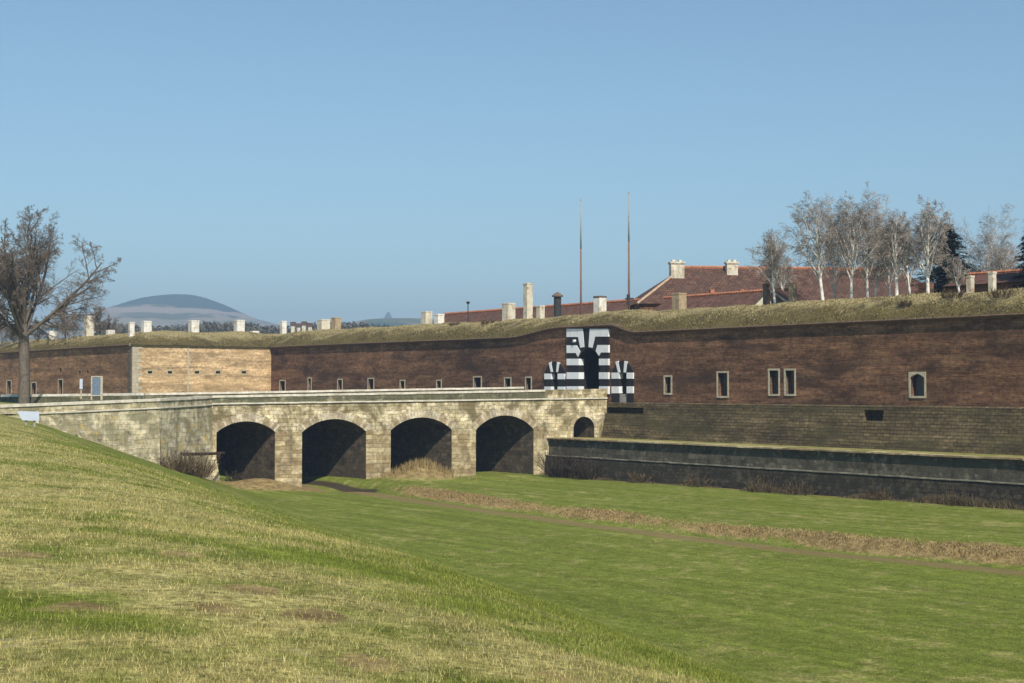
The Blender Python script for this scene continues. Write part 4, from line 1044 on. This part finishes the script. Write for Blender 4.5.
# ------------------------------------------------------------------ vegetation
def rvec(rng, s=1.0): return Vector((rng.uniform(-s, s), rng.uniform(-s, s), rng.uniform(-s, s)))
FINE = random.Random(99)
def grow(rng, tm, wm, p, d, L, r, lev, P):
    n = P['segs'][lev]; pts = [p.copy()]; rad = [r]; dirs = []
    dd = d.normalized(); tip = P['taper'][lev]
    for i in range(n):
        dd = (dd + rvec(rng, P['wob'][lev]) + Vector((0, 0, P['trop'][lev]))).normalized()
        pts.append(pts[-1] + dd * (L / n)); rad.append(max(P['rmin'], r * lerp(1, tip, (i + 1) / n))); dirs.append(dd.copy())
    mb = tm if lev <= P['trunk_lev'] else wm
    mb.tube(pts, rad, P['sides'][lev], cap=False)
    if lev + 1 >= len(P['segs']): return
    if lev >= 4: rng = FINE
    c = P['num'][lev]; c = max(1, int(round(c * rng.uniform(0.8, 1.2))))
    t0 = P['start'][lev]
    for k in range(c):
        t = lerp(t0, 1.0, (k + rng.uniform(0.1, 0.9)) / c); x = t * n; i = min(int(x), n - 1); f = x - i
        q = lerp(pts[i], pts[i + 1], f); rr = lerp(rad[i], rad[i + 1], f)
        ax = dirs[i]; az = rng.uniform(0, 2 * math.pi) if lev else (k * 2.399 + rng.uniform(-.4, .4))
        s1 = ax.cross(Vector((0.3, 0.5, 0.8))).normalized(); s2 = ax.cross(s1)
        a = R(rng.uniform(*P['ang'][lev]))
        nd = ax * math.cos(a) + (s1 * math.cos(az) + s2 * math.sin(az)) * math.sin(a)
        ll = L * P['len'][lev] * rng.uniform(0.7, 1.2) * (1 - P['short'][lev] * (t - t0))
        grow(rng, tm, wm, q, nd, ll, max(P['rmin'], min(rr * 0.85, r * P['rad'][lev])), lev + 1, P)
def tree(name, label, base, P, H, r, seed, bark, twig, cat='tree', lean=(0, 0), group=None):
    rng = random.Random(seed); t = thing(name, base, label, cat, group); tm = MB(); wm = MB()
    grow(rng, tm, wm, Vector(base) - Vector((0, 0, 0.3)), Vector((lean[0], lean[1], 1)), H * P['hf'], r, 0, P)
    tm.build('trunk', bark, t, smooth=True)
    if wm.f: wm.build('crown', twig, t)
    return t
LINDEN = dict(hf=0.46, segs=[5, 6, 5, 4, 3, 2], wob=[.03, .07, .16, .24, .3, .3], trop=[0, .05, .03, .02, 0.0, 0], taper=[.85, .3, .3, .3, .4, .5], rmin=.0115, trunk_lev=2, sides=[10, 7, 5, 4, 3, 3],
              num=[15, 9, 6, 6, 7], start=[.78, .22, .15, .1, .1], ang=[(10, 84), (22, 55), (25, 58), (28, 65), (30, 65)], len=[1.22, .48, .5, .5, .8], rad=[.36, .42, .42, .45, .7], short=[.15, .6, .5, .5, .5])
tb = at(24, 400, 150); tb.z = -0.1
tree('bare_linden', 'large bare spreading tree at the left, behind the bridge approach', tb, LINDEN, 19.2, 0.6, 40, M['bark'], M['twig'])
BUSHT = dict(hf=0.6, segs=[4, 4, 3, 3, 2], wob=[.08, .18, .25, .3, .3], trop=[0, .06, .05, .02, 0], taper=[.5, .35, .3, .4, .5], rmin=.022, trunk_lev=0, sides=[6, 4, 3, 3, 3],
             num=[12, 8, 6, 4], start=[.1, .15, .1, .1], ang=[(20, 60), (25, 55), (30, 60), (30, 60)], len=[.75, .5, .5, .5], rad=[.5, .5, .5, .6], short=[.4, .5, .5, .5])
for i, (u, v, Y, H, lab) in enumerate([(2, 338, 268, 7.6, 'brown leafless scrub tree at the far left edge behind the wall'), (14, 338, 262, 5.6, 'low brown scrub tree left of the big trunk'), (38, 338, 256, 6.2, 'low leafless scrub tree right behind the big trunk'),
                                       (66, 337, 250, 9.5, 'brown leafless tree under the right half of the big crown'), (100, 336, 245, 7.4, 'greyish leafless tree at the right end of the big crown'), (112, 336, 250, 6.0, 'small greyish leafless tree in front of the domed hill foot')]):
    b = at(u, v, Y); b.z = 9.6
    tree('scrub_tree', lab, b, BUSHT, H, .16, 40 + i, M['bark'], M['twig'], group='leafless scrub behind the bastion')
BIRCH = dict(hf=0.95, segs=[9, 6, 4, 4, 2], wob=[.035, .10, .2, .22, .2], trop=[.02, .09, .0, -.12, -.2], taper=[.15, .25, .35, .6, .8], rmin=.0095, trunk_lev=1, sides=[7, 4, 3, 3, 3],
             num=[19, 8, 7, 5], start=[.28, .2, .15, .1], ang=[(20, 46), (25, 58), (25, 60), (20, 55)], len=[.56, .42, .52, .7], rad=[.38, .4, .5, .8], short=[.62, .4, .4, .4])
birches = [(776, 231, 303, -.10, -8, 'leftmost birch, short and leaning left over the roof'), (786, 238, 303, -.20, -13, 'low forked birch with leaning pale stems near the shed'),
           (824, 199, 302, -.10, -8, 'tall birch with a bright white trunk leaning left, thick crown'), (835, 215, 301, -.06, -14, 'thin birch right behind the bright leaning one'),
           (851, 203, 301, .0, -9, 'straight slim birch third from the bright leaning trunk'), (868, 200, 300, -.08, -12, 'birch with a wavy grey trunk in the middle of the row'),
           (874, 222, 300, .05, -16, 'small thin birch behind the middle of the row'), (891, 226, 299, -.05, -15, 'low thin birch left of the cream trunked one'),
           (897, 214, 299, .02, -8, 'birch with thick cream trunk left of the tallest'), (911, 222, 299, -.06, -13, 'slim grey birch between the cream trunk and the tallest'),
           (928, 194, 297, -.03, -9, 'tallest birch, straight white trunk, left of the conifer'), (960, 256, 296, -.12, -8, 'thin birch leaning left in front of the conifer')]
for i, (u, v0, v1, lean, q, lab) in enumerate(birches):
    s, z = MAIN.hit(u, v1, q); b = MAIN.pt(s, 10.0, q); H = EYE.z + (388 - v0) * b.y / F - 10.0
    tree('birch_tree', lab, b, BIRCH, H * (0.77 if i == 10 else 0.87), 0.13 + 0.004 * H + (.04 if i in (2, 8, 10) else 0), 100 + i, M['birch'], M['twig_b'], lean=(lean, 0), group='bare birches behind the bank')
for i, (u, v0, Y, lab) in enumerate([(985, 206, 175, 'pale bare tree right of the conifer, wide airy crown'), (1009, 232, 170, 'smaller bare tree between the airy one and the right edge'), (1003, 240, 180, 'thin faint bare tree at the back near the right edge')]):
    b = at(u, 300, Y); b.z = 5.5; H = EYE.z + (388 - v0) * Y / F - 5.5
    tree('bare_tree', lab, b, BIRCH, H * 0.8, .2, 140 + i, M['birch'], M['twig_b'], group='bare trees at the right')
def spruce(label, base, H, Rb, seed):
    rng = random.Random(seed); t = thing('spruce_tree', base, label, 'tree'); base = Vector(base)
    mb = MB(); mb.tube([base, base + Vector((0, 0, H))], [.22, .03], 7); mb.build('trunk', M['bark'], t)
    mb = MB(); z = 0.06
    while z < 0.985:
        rad = Rb * (1 - z) ** 0.72 * rng.uniform(.8, 1.12) + .25
        for k in range(12):
            az = rng.uniform(0, 6.283); rr = rad * rng.uniform(.6, 1.1); c = base + Vector((0, 0, z * H)); o = Vector((math.cos(az), math.sin(az), 0)); side = Vector((-o.y, o.x, 0))
            m = int(14 + rr * 16)
            for j in range(m):
                f = (j + rng.random()) / m; w = (1 - f) * .30 * rr + .12
                p = c + o * rr * f + side * rng.uniform(-w, w) + Vector((0, 0, -.42 * rr * f + .16 * rr * f * f + rng.uniform(-.1, .08)))
                dd = (o + side * rng.uniform(-.9, .9) + Vector((0, 0, rng.uniform(-.7, .25)))).normalized() * rng.uniform(.3, .6); s2 = dd.cross(Vector((0, 0, 1))).normalized() * rng.uniform(.07, .13)
                mb.add([p - s2, p + s2, p + dd], [(0, 1, 2)])
        z += 0.021
    mb.build('crown', M['spruce'], t)
b = at(947, 300, 152); b.z = 6.0; spruce('dark green conifer among the bare birches', b, EYE.z + (388 - 222) * 152 / F - 6, 7.6, 5)
b = at(1036, 300, 138); b.z = 6.0; spruce('dark conifer cut off by the right edge, one bough showing', b, EYE.z + (388 - 205) * 138 / F - 6, 3.4, 6)

def bush(label, base, rad, h, seed, mat, n=140, name='dry_bush'):
    rng = random.Random(seed); base = Vector(base); t = thing(name, base, label, 'bush', 'leafless bushes')
    mb = MB()
    for i in range(n):
        az = rng.uniform(0, 6.283); rr = rad * math.sqrt(rng.random()); p = base + Vector((math.cos(az) * rr * .55, math.sin(az) * rr * .55, -.15))
        d = Vector((math.cos(az) * rr / rad * .8 + rng.uniform(-.3, .3), math.sin(az) * rr / rad * .8 + rng.uniform(-.3, .3), 1)).normalized(); L = h * rng.uniform(.5, 1.05)
        pts = [p]; 
        for k in range(3): d = (d + rvec(rng, .25)).normalized(); pts.append(pts[-1] + d * L / 3)
        mb.tube(pts, [.03, .025, .02, .012], 3, cap=False)
        for k in range(7):
            q = lerp(pts[1], pts[3], rng.random()); dd = (rvec(rng, 1) + Vector((0, 0, .5))).normalized() * rng.uniform(.2, .5)
            s = dd.cross(Vector((.3, .2, .9))).normalized() * .022; mb.add([q - s, q + s, q + dd], [(0, 1, 2)])
    mb.build('stems', mat, t)
def on_ground(u, v, Y): b = at(u, v, Y); b.z = tz(b.x, b.y); return b
bush('reddish brown leafless bush at the foot of the wing wall, left one', on_ground(178, 465, 128.5), 2.0, 2.0, 1, M['bush'])
bush('reddish brown leafless bush in the corner by the first arch', on_ground(196, 470, 131), 2.1, 2.6, 2, M['bush'])
bush('brown bush inside the mouth of the first arch', on_ground(236, 478, 141.5), 1.2, 1.3, 3, M['bush_d'], 70)
bush('dark leafless bush where the retaining wall meets the bridge', MAIN.pt(MAIN.hit(562, 470, BERM_Q + 2)[0], -7.55, BERM_Q + 2), 2.6, 3.1, 4, M['bush_d'], 220)
bush('smaller dark bush right of the big one by the retaining wall', MAIN.pt(MAIN.hit(588, 470, BERM_Q + 1.6)[0], -7.55, BERM_Q + 1.6), 1.8, 2.1, 5, M['bush_d'])
for i, (u, sz, lab) in enumerate([(640, .9, 'low scraggly bush at the retaining wall foot, third from the bridge'), (700, 1.1, 'low scraggly bush at the retaining wall foot, under the pair of windows side'), (765, 1.3, 'scraggly bush at the retaining wall foot, under the double window'), (800, 1.1, 'scraggly bush at the retaining wall foot, right of the double window'), (880, .9, 'low bush at the retaining wall foot below the dark hole'), (960, 1.0, 'low bush at the retaining wall foot near the right edge')]):
    bush(lab, MAIN.pt(MAIN.hit(u, 480, BERM_Q + 1.2)[0], -7.6, BERM_Q + 1.2), 1.6 * sz, 1.25 * sz, 20 + i, M['bush'], 50)
for i, (u, q, sz, lab) in enumerate([(951, -3.6, 1.1, 'broad brown bush on the bank below the conifer'), (1003, -3.0, 1.3, 'broad brown bush on the bank at the right edge'), (905, -2.2, .7, 'small brown bush on the bank face below the cream trunked birch'),
                                     (455, -4.5, .8, 'brown bush on the bank in front of the left end of the red roof'), (487, -4.5, .9, 'brown bush on the bank left of the cream chimney')]):
    s, z = MAIN.hit(u, 310, q); zz = ZC + .1 + np.interp(-q, [-.15, .2, 1, 2.2, 3.6, 5.2], [.36, .55, .95, 1.55, 2.15, 2.65])
    bush(lab, MAIN.pt(s, zz, q), 1.5 * sz, .8 * sz, 60 + i, M['bush'], 60)
# tangled dead undergrowth along the foot of the retaining wall
n = 42000; a = RNG.uniform(MAIN.hit(541, 455, BERM_Q)[0], s_right - 5, n); q = BERM_Q + 0.72 + np.abs(RNG.normal(0, 0.4, n))
X = 10.8 + DW[0] * a + NW[0] * q; Y = 160 + DW[1] * a + NW[1] * q; Z = terrain(X, Y)[0]
cl = np.clip(hnoise(a, q * 0, 4.0, 41) + hnoise(a, q * 0, 1.3, 42) * 0.7 + 0.55, 0.0, 1.2); k = RNG.uniform(0, 1, n) < cl
blades_obj('dead_undergrowth', X[k], Y[k], Z[k], (RNG.uniform(.12, .95, n) * cl)[k], np.full(k.sum(), .028), M['under'], {'lush': Z[k] * 0}, 'tangled dark dead undergrowth along the foot of the retaining wall', 'undergrowth', .8)
# dry reeds at the third arch
n = 1500; b = at(420, 470, 148)
X = b.x + RNG.normal(0, 1.9, n); Y = b.y + RNG.normal(0, 1.0, n); Z = terrain(X, Y)[0]
blades_obj('dry_reeds', X, Y, Z, RNG.uniform(.2, 1.0, n), np.full(n, .03), M['weeds'], {'lush': Z * 0}, 'dry straw reeds on the mound in the third arch', 'reeds', .35)
# driftwood beam by the first arch
p0 = at(181, 454, 131); p1 = at(224, 453, 139.5); t = thing('wooden_beam', p0, 'dark wooden beam lying across the corner by the first arch', 'beam')
mb = MB(); mb.tube([p0, lerp(p0, p1, .5) + Vector((0, 0, -.05)), p1], [.16, .15, .13], 7); mb.build('log', M['wood'], t)

# far tree line and village
def far_wood():
    rng = random.Random(3); mb = MB()
    for i in range(900):
        u = rng.uniform(100, 470); Y = rng.uniform(620, 760); x = (u - 512) / F * Y
        top = EYE.z + (388 - (326.5 + 2.2 * math.sin(u * .05) + rng.uniform(-2.2, 3))) * Y / F
        c = Vector((x, Y, top - 3)); 
        for k in range(14):
            p = c + rvec(rng, 3.2); d = rvec(rng, 1).normalized() * rng.uniform(.8, 2.0); s = d.cross(rvec(rng, 1)).normalized() * .7; mb.add([p - s, p + s, p + d], [(0, 1, 2)])
        mb.tube([Vector((x, Y, 0)), c], [.5, .3], 4, cap=False)
    o = mb.build('distant_wood', M['wood_far']); tag(o, 'dark belt of distant woodland behind the rampart chimneys', 'woodland', kind='stuff')
far_wood()
rng = random.Random(8)
for i, (u, v, lab) in enumerate([(293, 323.5, 'tiny pale house leftmost in the distant village'), (299, 325, 'tiny pale house second in the distant village, lower down'), (304, 323, 'tiny white house in the middle of the distant village'), (310, 324.5, 'tiny pale house rightmost in the distant village')]):
    Y = 600 - i * 3; b = at(u, v, Y); fr = Frame((b.x, Y), (1, .2 * (i % 2)), (.2 * (i % 2), -1)); zb = 0.0; t = thing('village_house', (b.x, Y, zb), lab, 'house', 'houses of the distant village')
    gable(t, fr, -.75, .75, .6, -1.6, zb, b.z - .4, b.z + .4, M['plaster'], M['roof'], M['roof'])

# ------------------------------------------------------------------ haze, sky, sun, camera
HD = 3.3e-4
if HD > 0:
    mb = MB(); fr = Frame((0, 0), (1, 0), (0, -1)); mb.box(fr, -6100, 6100, -12, 330, -6100, 6100)
    hm = bpy.data.materials.new('haze_air'); hm.use_nodes = True; nt = hm.node_tree; nt.nodes.clear()
    out = nt.nodes.new('ShaderNodeOutputMaterial'); pv = nt.nodes.new('ShaderNodeVolumePrincipled'); pv.inputs['Color'].default_value = (0.48, 0.64, 0.90, 1); pv.inputs['Density'].default_value = HD; pv.inputs['Anisotropy'].default_value = 0.0
    nt.links.new(pv.outputs[0], out.inputs['Volume'])
    o = mb.build('haze', hm); tag(o, 'pale blue haze over the distance', 'haze', kind='stuff')

SUNV = Vector((0.28, -0.96, 0)).normalized(); EL = R(45)
sd = SUNV * math.cos(EL) + Vector((0, 0, math.sin(EL)))
sun = bpy.data.lights.new('sun', 'SUN'); sun.energy = 4.8; sun.angle = R(0.5); sun.color = (1.0, 0.93, 0.82)
so = bpy.data.objects.new('sun', sun); COL.objects.link(so); so.rotation_euler = sd.to_track_quat('Z', 'Y').to_euler(); so.location = (40, -60, 80)
w = bpy.data.worlds.new('World'); sc.world = w; w.use_nodes = True; nt = w.node_tree
sky = nt.nodes.new('ShaderNodeTexSky'); sky.sky_type = 'NISHITA'; sky.sun_disc = False; sky.sun_elevation = EL; sky.sun_rotation = math.atan2(SUNV.x, SUNV.y)
sky.air_density = 1.0; sky.dust_density = 0.1; sky.ozone_density = 0.4; sky.altitude = 150
bg = nt.nodes['Background']; bg.inputs[1].default_value = 0.104; tint = nt.nodes.new('ShaderNodeMix'); tint.data_type = 'RGBA'; tint.blend_type = 'MULTIPLY'; tint.inputs[0].default_value = 1; tint.inputs[7].default_value = (0.80, 1.0, 1.0, 1)
nt.links.new(sky.outputs[0], tint.inputs[6]); nt.links.new(tint.outputs[2], bg.inputs[0])
cam = bpy.data.cameras.new('camera'); co = bpy.data.objects.new('camera', cam); COL.objects.link(co); co.location = EYE
co.rotation_euler = (math.pi / 2 + TH, 0, 0); cam.lens = 36 * F / 1024; cam.sensor_width = 36; cam.clip_start = 0.1; cam.clip_end = 30000
sc.camera = co
sc.render.engine = 'CYCLES'; sc.cycles.filter_width = 1.5
vs = sc.view_settings; vs.view_transform = 'Standard'; vs.look = 'None'; vs.gamma = 1; vs.exposure = 0.27
